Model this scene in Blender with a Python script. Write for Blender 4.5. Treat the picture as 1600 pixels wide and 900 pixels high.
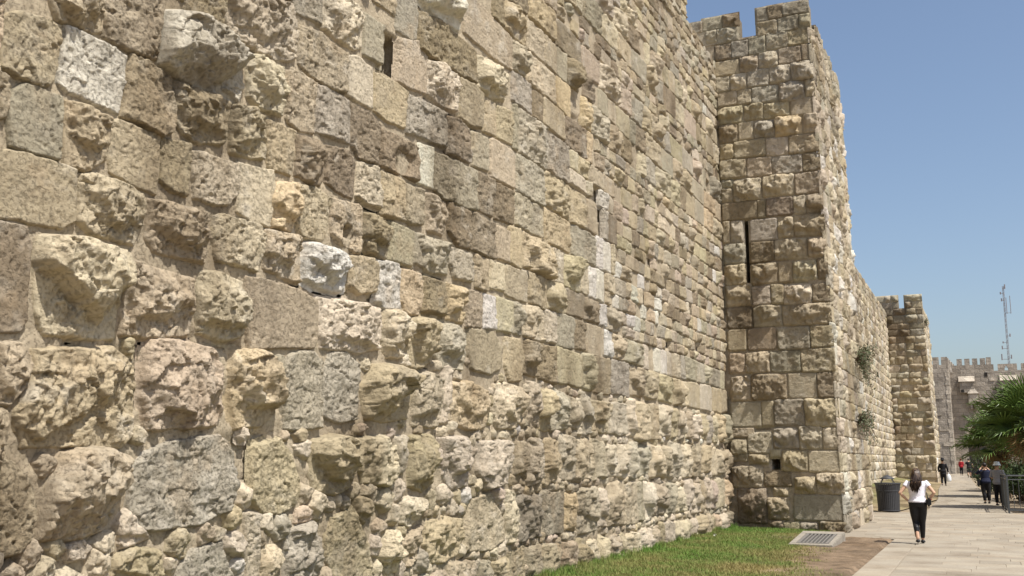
import bpy, bmesh, math, random
import numpy as np
from mathutils import Vector, Matrix, noise as mnoise

for o in list(bpy.data.objects): bpy.data.objects.remove(o)
scene = bpy.context.scene
COL = scene.collection
R = math.radians

# ------------------------------------------------------------------ camera
CAM_H = 1.75
YAW, PITCH = R(24.5), math.atan(270/1600)
cam_d = bpy.data.cameras.new('camera'); cam = bpy.data.objects.new('camera', cam_d); COL.objects.link(cam)
cam_d.sensor_width = 36; cam_d.lens = 36; cam_d.clip_start = .1; cam_d.clip_end = 5000
cam.location = (0, 0, CAM_H); cam.rotation_euler = (R(90)+PITCH, 0, YAW)
scene.camera = cam
# ------------------------------------------------------------------ sky and sun
SUN_EL, SUN_AZ = R(60), math.atan2(.945, -.327)      # azimuth measured from +Y towards +X
world = bpy.data.worlds.new('World'); scene.world = world; world.use_nodes = True
wn = world.node_tree.nodes; wl = world.node_tree.links
bg = wn['Background']
sky = wn.new('ShaderNodeTexSky'); sky.sky_type = 'NISHITA'; sky.sun_disc = False
sky.sun_elevation = SUN_EL; sky.sun_rotation = SUN_AZ
sky.air_density = 1.0; sky.dust_density = 2.4; sky.ozone_density = 1.0; sky.altitude = 50
wl.new(sky.outputs[0], bg.inputs[0]); bg.inputs[1].default_value = .114
sun_d = bpy.data.lights.new('sun', 'SUN'); sun = bpy.data.objects.new('sun', sun_d); COL.objects.link(sun)
sun_d.energy = 5.0; sun_d.angle = R(.53); sun_d.color = (1, .955, .885)
sv = Vector((math.sin(SUN_AZ)*math.cos(SUN_EL), math.cos(SUN_AZ)*math.cos(SUN_EL), math.sin(SUN_EL)))
sun.rotation_euler = sv.to_track_quat('Z', 'Y').to_euler(); sun.location = (20, -20, 40)
scene.view_settings.view_transform = 'Standard'; scene.view_settings.look = 'None'
scene.view_settings.exposure = .4; scene.view_settings.gamma = 1; scene.view_settings.use_curve_mapping = False
scene.render.engine = 'CYCLES'

# ------------------------------------------------------------------ helpers: projection (mesh density only)
FW = np.array([-math.sin(YAW)*math.cos(PITCH), math.cos(YAW)*math.cos(PITCH), math.sin(PITCH)])
RT = np.array([math.cos(YAW), math.sin(YAW), 0]); UPV = np.cross(RT, FW)
def proj(p):
    d = np.asarray(p, float)-np.array([0, 0, CAM_H]); z = d@FW
    z = max(z, .5)
    return 512+1024*(d@RT)/z, 288-1024*(d@UPV)/z, z
def in_view(p, m=60):
    d = np.asarray(p, float)-np.array([0, 0, CAM_H])
    if d@FW < 1: return False
    u, v, z = proj(p); return -m < u < 1024+m and -m < v < 576+m

# ------------------------------------------------------------------ helpers: noise
NP = 1024
_r = np.random.default_rng(2024)
def _lattice(cell, seed):
    n = NP//cell; L = np.random.default_rng(seed).random((n, n)); i = np.arange(NP)/cell; k = i.astype(int); f = i-k; f = f*f*f*(f*(f*6-15)+10)
    k1 = (k+1) % n
    t = L[k][:, k]*(1-f)[:, None]+L[k1][:, k]*f[:, None]; t1 = L[k][:, k1]*(1-f)[:, None]+L[k1][:, k1]*f[:, None]
    return t*(1-f)[None]+t1*f[None]
def _fmap(o, g, seed):
    t = np.zeros((NP, NP)); a = 1; n = 0
    for j in range(o):
        c = max(1, 32 >> j); t += a*(np.roll(_lattice(c, seed+j), (j*37, j*91), (0, 1))-.5)*2; n += a; a *= g
    return (t/n).astype(np.float32)
FMAPS = {1: _fmap(1, .5, 3), 2: _fmap(2, .5, 13), 3: _fmap(3, .55, 23), 4: _fmap(5, .62, 33)}
def _cellmaps(seed, slope):
    n = 20; rng = np.random.default_rng(seed); P = rng.random((n, n, 2)); val = rng.random((n, n)); G = rng.random((n, n, 2))
    i = np.arange(NP)*n/NP; X, Y = np.meshgrid(i, i, indexing='ij'); best = np.full(X.shape, 9.); V = np.zeros(X.shape)
    for dx in (-1, 0, 1):
        for dy in (-1, 0, 1):
            cx = np.floor(X).astype(int)+dx; cy = np.floor(Y).astype(int)+dy; mx, my = cx % n, cy % n
            ax = X-cx-P[mx, my, 0]; ay = Y-cy-P[mx, my, 1]; d = ax*ax+ay*ay
            v = (val[mx, my]-.5)*1.1+slope*((G[mx, my, 0]-.5)*ax*2+(G[mx, my, 1]-.5)*ay*2)
            m = d < best; best = np.where(m, d, best); V = np.where(m, v, V)
    return V.astype(np.float32), np.sqrt(best).astype(np.float32)
CMAPS = [_cellmaps(5, 1.7), _cellmaps(6, 1.5)]
def _samp(M, x, y, s, per):
    s = int(s); ox = (s*7919 % 10007)*.613; oy = (s*104729 % 10009)*.377
    u = x*per+ox; v = y*per+oy; iu = np.floor(u).astype(np.int64); iv = np.floor(v).astype(np.int64); fu = (u-iu).astype(np.float32); fv = (v-iv).astype(np.float32)
    iu &= NP-1; iv &= NP-1; iu1 = (iu+1) & (NP-1); iv1 = (iv+1) & (NP-1)
    a = M[iu, iv]; c = M[iu, iv1]
    a = a+(M[iu1, iv]-a)*fu; c = c+(M[iu1, iv1]-c)*fu
    return (a+(c-a)*fv).astype(float)
def fbm(x, y, s, o=3, g=.5): return _samp(FMAPS[min(o, 4)], x, y, s, 32.)
def vn(x, y, s): return .5+.5*_samp(FMAPS[1], x, y, s, 32.)
def cells(x, y, s, slope=1.0):
    V, D = CMAPS[int(s) % 2]; return _samp(V, x, y, s, NP/20.), _samp(D, x, y, s, NP/20.)
def sstep(a, b, x):
    t = np.clip((x-a)/(b-a), 0, 1); return t*t*(3-2*t)
def sdf(P, px, py):
    """signed distance inside positive"""
    n = len(P); best = np.full(px.shape, 1e9); ins = np.zeros(px.shape, bool)
    for i in range(n):
        x0, y0 = P[i]; x1, y1 = P[(i+1) % n]
        ex, ey = x1-x0, y1-y0; L = ex*ex+ey*ey+1e-12
        t = np.clip(((px-x0)*ex+(py-y0)*ey)/L, 0, 1)
        best = np.minimum(best, (px-x0-t*ex)**2+(py-y0-t*ey)**2)
        if y0 != y1:
            c = ((y0 > py) != (y1 > py)) & (px < (x1-x0)*(py-y0)/(y1-y0)+x0); ins ^= c
    d = np.sqrt(best); return np.where(ins, d, -d)

# ------------------------------------------------------------------ helpers: objects
def mesh_from(name, V, F, C=None, smooth=False):
    V = np.asarray(V, np.float32); me = bpy.data.meshes.new(name)
    if isinstance(F, np.ndarray):
        k = F.shape[1]; n = len(F)
        me.vertices.add(len(V)); me.vertices.foreach_set('co', V.ravel())
        me.loops.add(n*k); me.loops.foreach_set('vertex_index', F.astype(np.int32).ravel())
        me.polygons.add(n); me.polygons.foreach_set('loop_start', np.arange(0, n*k, k, dtype=np.int32))
        me.polygons.foreach_set('loop_total', np.full(n, k, np.int32))
        me.update(calc_edges=True)
    else:
        me.from_pydata([tuple(map(float, v)) for v in V], [], F)
    if C is not None:
        at = me.color_attributes.new('Col', 'FLOAT_COLOR', 'POINT')
        C = np.asarray(C); C4 = np.ones((len(V), 4), np.float32); C4[:, :C.shape[1]] = C; at.data.foreach_set('color', C4.ravel())
    if smooth: me.polygons.foreach_set('use_smooth', np.ones(len(me.polygons), bool))
    me.update()
    return me
def obj(name, me, mat=None, parent=None, loc=None):
    o = bpy.data.objects.new(name, me); COL.objects.link(o)
    if mat is not None and me is not None and not me.materials: me.materials.append(mat)
    if parent is not None: o.parent = parent
    if loc is not None: o.location = loc
    return o
def thing(name, label, cat, loc=(0, 0, 0), rz=0, group=None):
    o = bpy.data.objects.new(name, None); COL.objects.link(o)
    o.location = loc; o.rotation_euler = (0, 0, rz); o.empty_display_size = .2
    o['kind'] = 'thing'
    return tag(o, label, cat, group)
def tag(o, label, cat, group=None):
    o['label'] = label; o['category'] = cat
    if group: o['group'] = group
    return o
def struct(o): o['kind'] = 'structure'; return o
def stuff(o): o['kind'] = 'stuff'; return o
class MB:
    """collects boxes, tubes and polygons for one mesh"""
    def __init__(s): s.v = []; s.f = []
    def add(s, v, f):
        n = len(s.v); s.v += [tuple(p) for p in v]; s.f += [tuple(i+n for i in q) for q in f]; return s
    def box(s, x0, x1, y0, y1, z0, z1, M=None):
        v = [Vector(p) for p in ((x0,y0,z0),(x1,y0,z0),(x1,y1,z0),(x0,y1,z0),(x0,y0,z1),(x1,y0,z1),(x1,y1,z1),(x0,y1,z1))]
        if M: v = [M@p for p in v]
        return s.add(v, [(0,3,2,1),(4,5,6,7),(0,1,5,4),(1,2,6,5),(2,3,7,6),(3,0,4,7)])
    def tube(s, pts, rad, n=8, side=(1, 0, 0), cap=True):
        """rad: float or (lateral, sagittal) per point"""
        pts = [Vector(p) for p in pts]; side = Vector(side); v = []; f = []
        for i, p in enumerate(pts):
            t = (pts[min(i+1, len(pts)-1)]-pts[max(i-1, 0)]).normalized()
            a = side-t*side.dot(t)
            if a.length < .05: a = Vector((0, 1, 0))-t*t.y
            a.normalize(); b = t.cross(a)
            r = rad[i] if isinstance(rad, list) else rad
            ra, rb = r if isinstance(r, (tuple, list)) else (r, r)
            for k in range(n):
                q = 2*math.pi*k/n; v.append(p+a*ra*math.cos(q)+b*rb*math.sin(q))
        for i in range(len(pts)-1):
            for k in range(n): f.append((i*n+k, i*n+(k+1) % n, (i+1)*n+(k+1) % n, (i+1)*n+k))
        if cap: f += [tuple(range(n))[::-1], tuple((len(pts)-1)*n+k for k in range(n))]
        return s.add(v, f)
    def ball(s, c, r, n=10, m=7):
        c = Vector(c); r = r if isinstance(r, (tuple, list)) else (r, r, r)
        v = [c+Vector((0, 0, r[2]))]; f = []
        for j in range(1, m):
            t = math.pi*j/m
            for k in range(n):
                q = 2*math.pi*k/n; v.append(c+Vector((r[0]*math.sin(t)*math.cos(q), r[1]*math.sin(t)*math.sin(q), r[2]*math.cos(t))))
        v.append(c-Vector((0, 0, r[2])))
        for k in range(n): f.append((0, 1+k, 1+(k+1) % n)); f.append((len(v)-1, 1+(m-2)*n+(k+1) % n, 1+(m-2)*n+k))
        for j in range(m-2):
            for k in range(n): f.append((1+j*n+k, 1+(j+1)*n+k, 1+(j+1)*n+(k+1) % n, 1+j*n+(k+1) % n))
        return s.add(v, f)
    def prism(s, outline, y0, y1, M=None):
        """outline in (x,z), extruded along y"""
        n = len(outline)
        v = [Vector((x, y0, z)) for x, z in outline]+[Vector((x, y1, z)) for x, z in outline]
        if M: v = [M@p for p in v]
        return s.add(v, [tuple(range(n)), tuple(range(2*n-1, n-1, -1))]+[(i, i+n, (i+1) % n+n, (i+1) % n) for i in range(n)])
    def build(s, name, mat, parent=None, smooth=False, loc=None, bevel=0):
        me = bpy.data.meshes.new(name); me.from_pydata([tuple(p) for p in s.v], [], s.f)
        bm = bmesh.new(); bm.from_mesh(me)
        if bevel: bmesh.ops.bevel(bm, geom=[e for e in bm.edges if e.calc_face_angle(0) > .5], offset=bevel, segments=2, affect='EDGES', clamp_overlap=True)
        bmesh.ops.recalc_face_normals(bm, faces=bm.faces); bm.to_mesh(me); bm.free()
        if smooth: me.polygons.foreach_set('use_smooth', [True]*len(me.polygons))
        return obj(name, me, mat, parent, loc)

# ------------------------------------------------------------------ materials
def new_mat(name, rough=.9):
    m = bpy.data.materials.new(name); m.use_nodes = True
    b = m.node_tree.nodes['Principled BSDF']; b.inputs['Roughness'].default_value = rough
    b.inputs['Specular IOR Level'].default_value = .25
    return m, m.node_tree.nodes, m.node_tree.links, b
def tex_noise(n, l, scale, detail=4, rough=.6, src='pos'):
    t = n.new('ShaderNodeTexNoise'); t.inputs['Scale'].default_value = scale; t.inputs['Detail'].default_value = detail
    t.inputs['Roughness'].default_value = rough
    if src == 'pos':
        g = n.new('ShaderNodeNewGeometry'); l.new(g.outputs['Position'], t.inputs['Vector'])
    else:
        g = n.new('ShaderNodeTexCoord'); l.new(g.outputs['Object'], t.inputs['Vector'])
    return t
def ramp(n, l, src, stops):
    r = n.new('ShaderNodeValToRGB'); l.new(src, r.inputs[0])
    e = r.color_ramp.elements
    while len(e) < len(stops): e.new(.5)
    for i, (p, c) in enumerate(stops):
        e[i].position = p; e[i].color = (*c, 1) if len(c) == 3 else c
    return r
def mixc(n, l, a, b, fac, mode='MULTIPLY'):
    m = n.new('ShaderNodeMix'); m.data_type = 'RGBA'; m.blend_type = mode
    for s, v in ((m.inputs[6], a), (m.inputs[7], b), (m.inputs[0], fac)):
        if hasattr(v, 'is_output'): l.new(v, s)
        else: s.default_value = (*v, 1) if isinstance(v, tuple) else v
    return m.outputs[2]
def bump(n, l, b, src, strength, dist):
    u = n.new('ShaderNodeBump'); u.inputs['Strength'].default_value = strength; u.inputs['Distance'].default_value = dist
    l.new(src, u.inputs['Height']); l.new(u.outputs[0], b.inputs['Normal']); return u
def col_mat(name, rough=.95, fine=32, amp=.1, bs=1.0, bd=.02, coarse=7, stain=.95):
    """vertex-colour albedo with fine grain and pitted relief"""
    m, n, l, b = new_mat(name, rough)
    a = n.new('ShaderNodeAttribute'); a.attribute_name = 'Col'
    t = tex_noise(n, l, fine, 8, .72); r = ramp(n, l, t.outputs[0], [(.3, (1-amp,)*3), (.7, (1+amp*.7,)*3)])
    t2 = tex_noise(n, l, coarse, 5, .65); r2 = ramp(n, l, t2.outputs[0], [(.34, (.8, .785, .76)), (.58, (1.08, 1.07, 1.05))])
    t3 = tex_noise(n, l, .42, 6, .62); mp = n.new('ShaderNodeMapping'); mp.inputs['Scale'].default_value = (1, 1, .45)
    l.new(t3.inputs['Vector'].links[0].from_socket, mp.inputs['Vector']); l.new(mp.outputs[0], t3.inputs['Vector'])
    r3 = ramp(n, l, t3.outputs[0], [(.38, (1.1, 1.09, 1.06)), (.5, (1, .99, .97)), (.61, (.58, .54, .485))])   # grime and water runs across the courses
    c = mixc(n, l, a.outputs['Color'], r.outputs[0], 1.0); c = mixc(n, l, c, r2.outputs[0], .7); c = mixc(n, l, c, r3.outputs[0], stain)
    l.new(c, b.inputs['Base Color'])
    pr = ramp(n, l, t.outputs[0], [(.36, (0, 0, 0)), (.46, (.6, .6, .6)), (.8, (1, 1, 1))])
    u = bump(n, l, b, pr.outputs[0], bs, bd)
    mu = n.new('ShaderNodeMath'); mu.operation = 'MULTIPLY'; mu.inputs[1].default_value = bs; l.new(a.outputs['Alpha'], mu.inputs[0]); l.new(mu.outputs[0], u.inputs['Strength'])
    return m
def plain_mat(name, colr, rough=.7, var=.12, scale=20, bs=.0, bd=.01, metallic=0, src='pos'):
    m, n, l, b = new_mat(name, rough); b.inputs['Metallic'].default_value = metallic
    t = tex_noise(n, l, scale, 4, .6, src)
    r = ramp(n, l, t.outputs[0], [(.3, tuple(c*(1-var) for c in colr)), (.7, tuple(min(1, c*(1+var)) for c in colr))])
    l.new(r.outputs[0], b.inputs['Base Color'])
    if bs: bump(n, l, b, t.outputs[0], bs, bd)
    return m
M_STONE = col_mat('limestone')
M_MORTAR = col_mat('lime_mortar', amp=.14, bs=.8, bd=.015)
M_FAR = col_mat('far_limestone', fine=12, amp=.2, bs=.6, bd=.05, coarse=1.2)

# ------------------------------------------------------------------ stones as relief patches
TONE = {'y': (.385, .325, .228), 'c': (.468, .408, .31), 'w': (.55, .525, .465), 'g': (.345, .31, .24), 'k': (.245, .2, .138),
        'n': (.41, .34, .265), 'o': (.445, .36, .245), 'v': (.385, .34, .24), 'd': (.2, .18, .15)}
GRIT = {'f': .85, 'p': 1.0, 'h': 1.0, 'b': .8, 'O': .75, 'r': .75}   # how pitted a surface is, kept in the colour's alpha
def knapped(X, Y, w, h, D, rng, n=9, under=1.0, rlo=.3):
    """a boss bounded by random fracture planes"""
    R_ = .5*np.array([w, h]); H = D*(1+.25*rng.uniform(-1, 1)*X/R_[0]+.3*rng.uniform(-.4, 1)*Y/R_[1])
    th = np.sort(rng.uniform(0, 2*np.pi, n))
    for q in th:
        c, s_ = math.cos(q), math.sin(q); e = math.hypot(R_[0]*c, R_[1]*s_)
        down = max(0, -s_)
        r = rng.uniform(rlo if down < .4 else .3, .88)*e*(1-.4*down*under); sl = rng.uniform(.5, 1.3)*(1+1.3*down*under)*D/(e*.5)
        H = np.minimum(H, D*1.02-sl*((X*c+Y*s_)-r))
    return H
def patch(P, frame, sa, sb, style, tone, seed, ms=1.0):
    rng = np.random.default_rng(seed)
    P = np.asarray(P, float)
    lo = P.min(0)-.05; hi = P.max(0)+.05; size = hi-lo-.1
    na = int(max(7, np.ceil((hi[0]-lo[0])/sa))); nb = int(max(7, np.ceil((hi[1]-lo[1])/sb)))
    A, B = np.meshgrid(np.linspace(lo[0], hi[0], na), np.linspace(lo[1], hi[1], nb), indexing='ij')
    d = sdf(P, A, B)+.018
    s = int(rng.integers(1, 1 << 28)); sx = rng.uniform(0, 50); a = A+sx; b = B+sx*.7
    mn = float(min(size)); k = min(1.0, mn/.5)
    d = d+.014*k*fbm(a*8, b*8, s+5, 3)
    cx, cy = lo+.05+size/2; X = A-cx; Y = B-cy; t = Y/size[1]+.5; ss = X/size[0]+.5
    wx = a+.022*fbm(a*8, b*8, s+1, 3); wy = b+.022*fbm(a*8, b*8, s+2, 3)
    rough1 = fbm(a*5, b*5, s+3, 4); fine = fbm(a*22, b*22, s+4, 4)
    if style in 'bOr':                                # fractured faces: sharp crests instead of rounded swells
        rough1 = .55-1.9*np.abs(fbm(a*3.4, b*2.7, s+3, 4)); fine = .5-1.7*np.abs(fbm(a*12, b*9, s+4, 3))
    tilt = rng.uniform(-.03, .03)*(ss-.5)+rng.uniform(-.03, .03)*(t-.5)
    pit = -sstep(.22, .5, fbm(a*17, b*17, s+33, 2))*sstep(-.15, .3, fbm(a*3, b*3, s+35, 2)+rng.uniform(-.3, .3))
    if style == 'f':
        w = .016; body = .01+.016*rng.random()+tilt*.5+.007*rough1+.009*fine+.014*pit
    elif style in 'ph':
        w = .022; body = .018+.022*rng.random()+tilt+.034*rough1*k*ms+.014*fine+.022*pit
        f1, _ = cells(wx*4.5, wy*4.5, s+41); body = body+.011*f1*k
    elif style == 'r':
        w = min(.03, mn*.14); D = (.06+.05*rng.random())*k
        f1, _ = cells(wx*4.4, wy*3, s+41); f2, _ = cells(wx*11, wy*7.5, s+43); f3, _ = cells(wx*24, wy*17, s+47)
        body = .014+np.maximum(knapped(X, Y, size[0], size[1], D, rng, 8), 0)+.04*k*f1+.02*k*f2+.01*f3+.026*k*rough1+.012*fine
    else:
        big = style == 'O'
        D = ((.17+.07*rng.random()) if big else (.05+.07*rng.random()))*k*ms
        w = .03
        f1, _ = cells(wx*3.8, wy*2.8, s+41); f2, _ = cells(wx*10, wy*7.2, s+43); f3, _ = cells(wx*22, wy*16, s+47)
        kn = knapped(X+.03*rough1, Y+.03*fbm(a*5, b*5, s+6, 3), size[0], size[1], D, rng, 10, 1.4 if big else 1.0, .66 if big else .36)
        if big:                                       # broken-off underside
            kn = np.minimum(kn, D*1.02-D*1.2/(.5*size[1])*(-Y-.02*size[1]+.1*X+.04*rough1))
        body = .016+np.maximum(kn, 0)+((.22 if big else .42)*D*f1+.024*f2+.011*f3)*sstep(-.01, .05, d)+.03*rough1*k+.013*fine+.002*pit
    if style != 'f':                                  # hairline fractures
        cr = np.abs(fbm(a*3.3, b*2.6, s+81, 3)); body = body-.03*k*sstep(.05, .0, cr)*sstep(-.1, .25, fbm(a*2.1, b*2.1, s+83, 2))
    sm = sstep(-.012, w, d)
    h = -.05+(.05+np.maximum(body, .003))*sm
    if style == 'h':
        ca = cx+size[0]*(.1 if size[0] > .5 else 0); cb = cy-size[1]*(.2 if size[0] > .5 else .05)
        rr = np.hypot((A-ca)/1.0, B-cb)+.02*rough1
        h = h-.45*sstep(.14, .07, rr)-.05*sstep(.24, .12, rr)
    # albedo: quarry colour, lichen and iron stains
    base = np.array(TONE[tone])*rng.uniform(.88, 1.1)*np.array([1, rng.uniform(.98, 1.02), rng.uniform(.93, 1.06)])
    g = sstep(.0, .5, fbm(a*2.2+3, b*2.2, s+61, 4))*rng.uniform(0, .4); o = sstep(.1, .5, fbm(a*2.7, b*2.7, s+67, 4))*rng.uniform(0, .35)
    wv = sstep(.1, .6, fbm(a*4.3, b*4.3+7, s+71, 4))*rng.uniform(0, .5)
    C = base[None, None, :]*np.ones(A.shape+(3,))
    for m_, tc in ((g, (.27, .24, .195)), (o, (.39, .295, .19)), (wv, (.51, .475, .41))):
        C = C*(1-m_[..., None])+np.array(tc)*m_[..., None]
    C *= (1+.07*fbm(a*9, b*11, s+73, 4))[..., None]
    keep = d > -.045
    V = frame(A, B, h)
    idx = np.arange(na*nb).reshape(na, nb)
    q = np.stack([idx[:-1, :-1], idx[1:, :-1], idx[1:, 1:], idx[:-1, 1:]], -1).reshape(-1, 4)
    kk = keep.ravel()[q].any(1); q = q[kk]
    used = np.zeros(na*nb, bool); used[q.ravel()] = True
    rm = np.cumsum(used)-1
    return V.reshape(-1, 3)[used], rm[q], np.concatenate([np.clip(C.reshape(-1, 3)[used], .02, .9), np.full((int(used.sum()), 1), GRIT[style])], 1)
def join(parts):
    V = []; F = []; C = []; n = 0
    for v, f, c in parts: V.append(v); F.append(f+n); C.append(c); n += len(v)
    return np.concatenate(V), np.concatenate(F), np.concatenate(C)
def rect(a0, a1, b0, b1, rng, j=.02):
    """slightly out-of-true block outline with nipped corners"""
    r = lambda s: rng.uniform(-s, s)
    w, h = a1-a0, b1-b0; c = min(w, h)*.12
    P = [(a0+r(j), b0+c*rng.random()), (a0+c*rng.random(), b0+r(j)), ((a0+a1)/2, b0+r(j)), (a1-c*rng.random(), b0+r(j)), (a1+r(j), b0+c*rng.random()),
         (a1+r(j), b1-c*rng.random()), (a1-c*rng.random(), b1+r(j)), ((a0+a1)/2, b1+r(j)), (a0+c*rng.random(), b1+r(j)), (a0+r(j), b1-c*rng.random())]
    return P
def steps(p, normal, px=1.05, lo=.009, hi=.09):
    """mesh spacing across and up for a stone at p on a face with this normal"""
    u, v, z = proj(p); st = px*z/1024
    view = np.array(p)-np.array([0, 0, CAM_H]); view = view/np.linalg.norm(view)
    hcos = abs(view[0]*normal[0]+view[1]*normal[1])/max(1e-3, math.hypot(view[0], view[1]))
    if not in_view(p): st = max(.05, .004*float(np.linalg.norm(p)))
    return float(np.clip(st/max(.18, hcos), lo, hi)), float(np.clip(st, lo, hi)), hcos
def build_stones(root, specs, frame, normal, limit=300, mat=None, min_px=6.0, rest='stone_courses', name='stone', ms=1.0):
    """specs: (poly, style, tone, seed). The largest on screen become parts of their own, the rest one part"""
    items = []
    for P, style, tone, seed in specs:
        P = np.asarray(P, float); c = P.mean(0); w, hgt = P.max(0)-P.min(0)
        p = frame(np.array([c[0]]), np.array([c[1]]), np.array([0.]))[0]
        sa, sb, hc = steps(p, normal); z = proj(p)[2]
        area = w*hgt*hc*(1024/z)**2 if in_view(p, 20) else 0
        items.append((area, min(w*hc, hgt)*1024/z, P, style, tone, seed, sa, sb))
    items.sort(key=lambda t: -t[0])
    far = []; n = 0
    for area, across, P, style, tone, seed, sa, sb in items:
        g = patch(P, frame, sa, sb, style, tone, seed, ms)
        if n < limit and area > 0 and across >= min_px:
            o = g[0].mean(0); obj(name, mesh_from(name, g[0]-o, g[1], g[2]), mat or M_STONE, root, tuple(o)); n += 1
        else: far.append(g)
    if far:
        V, F, C = join(far); stuff(obj(rest, mesh_from(rest, V, F, C), mat or M_STONE, root))
def mortar_sheet(root, frame, av, bv, holes=(), seed=1, amp=.017, colr=(.37, .315, .232), name='mortar', mask=None, mat=None, rec=.02, open_=.06):
    A, B = np.meshgrid(np.asarray(av), np.asarray(bv), indexing='ij')
    h = amp*fbm(A*5, B*5, seed, 4)+amp*.4*fbm(A*23, B*23, seed+9, 2)-rec
    c1, _ = cells(A*6, B*6, seed+3); lowz = sstep(3.6, 1.2, B)*(amp > .01)
    h = h+lowz*(.014*c1+.02*fbm(A*7, B*7, seed+8, 4))
    h = h-open_*sstep(.12, .4, fbm(A*.8, B*.8, seed+40, 3)+.25*fbm(A*4, B*4, seed+41, 2))   # joints that have lost their pointing
    for a0, a1, b0, b1, dep in holes:
        e = .5*min(a1-a0, b1-b0)*.35
        m = sstep(0, e, A-a0+e*.5)*sstep(0, e, a1-A+e*.5)*sstep(0, e, B-b0+e*.5)*sstep(0, e, b1-B+e*.5)
        h = h-dep*m
    C = np.array(colr)*(1+.16*fbm(A*1.7, B*1.7, seed+21, 4)+.1*fbm(A*9, B*9, seed+22, 3))[..., None]
    V = frame(A, B, h); na, nb = A.shape
    idx = np.arange(na*nb).reshape(na, nb)
    q = np.stack([idx[:-1, :-1], idx[1:, :-1], idx[1:, 1:], idx[:-1, 1:]], -1).reshape(-1, 4)
    if mask is not None:
        k = mask(A, B).ravel()[q].all(1); q = q[k]
    return obj(name, mesh_from(name, V.reshape(-1, 3), q, np.clip(C, .03, .9).reshape(-1, 3)), mat or M_MORTAR, root)
def courses(b0, b1, rng, lo=.34, hi=.5):
    z = [b0]
    while z[-1] < b1-lo*.6: z.append(z[-1]+rng.uniform(lo, hi))
    z = np.array(z); return b0+(z-b0)*(b1-b0)/(z[-1]-b0)
def pick(rng, d):
    k = list(d); p = np.array([d[i] for i in k], float); return k[rng.choice(len(k), p=p/p.sum())]
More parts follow.
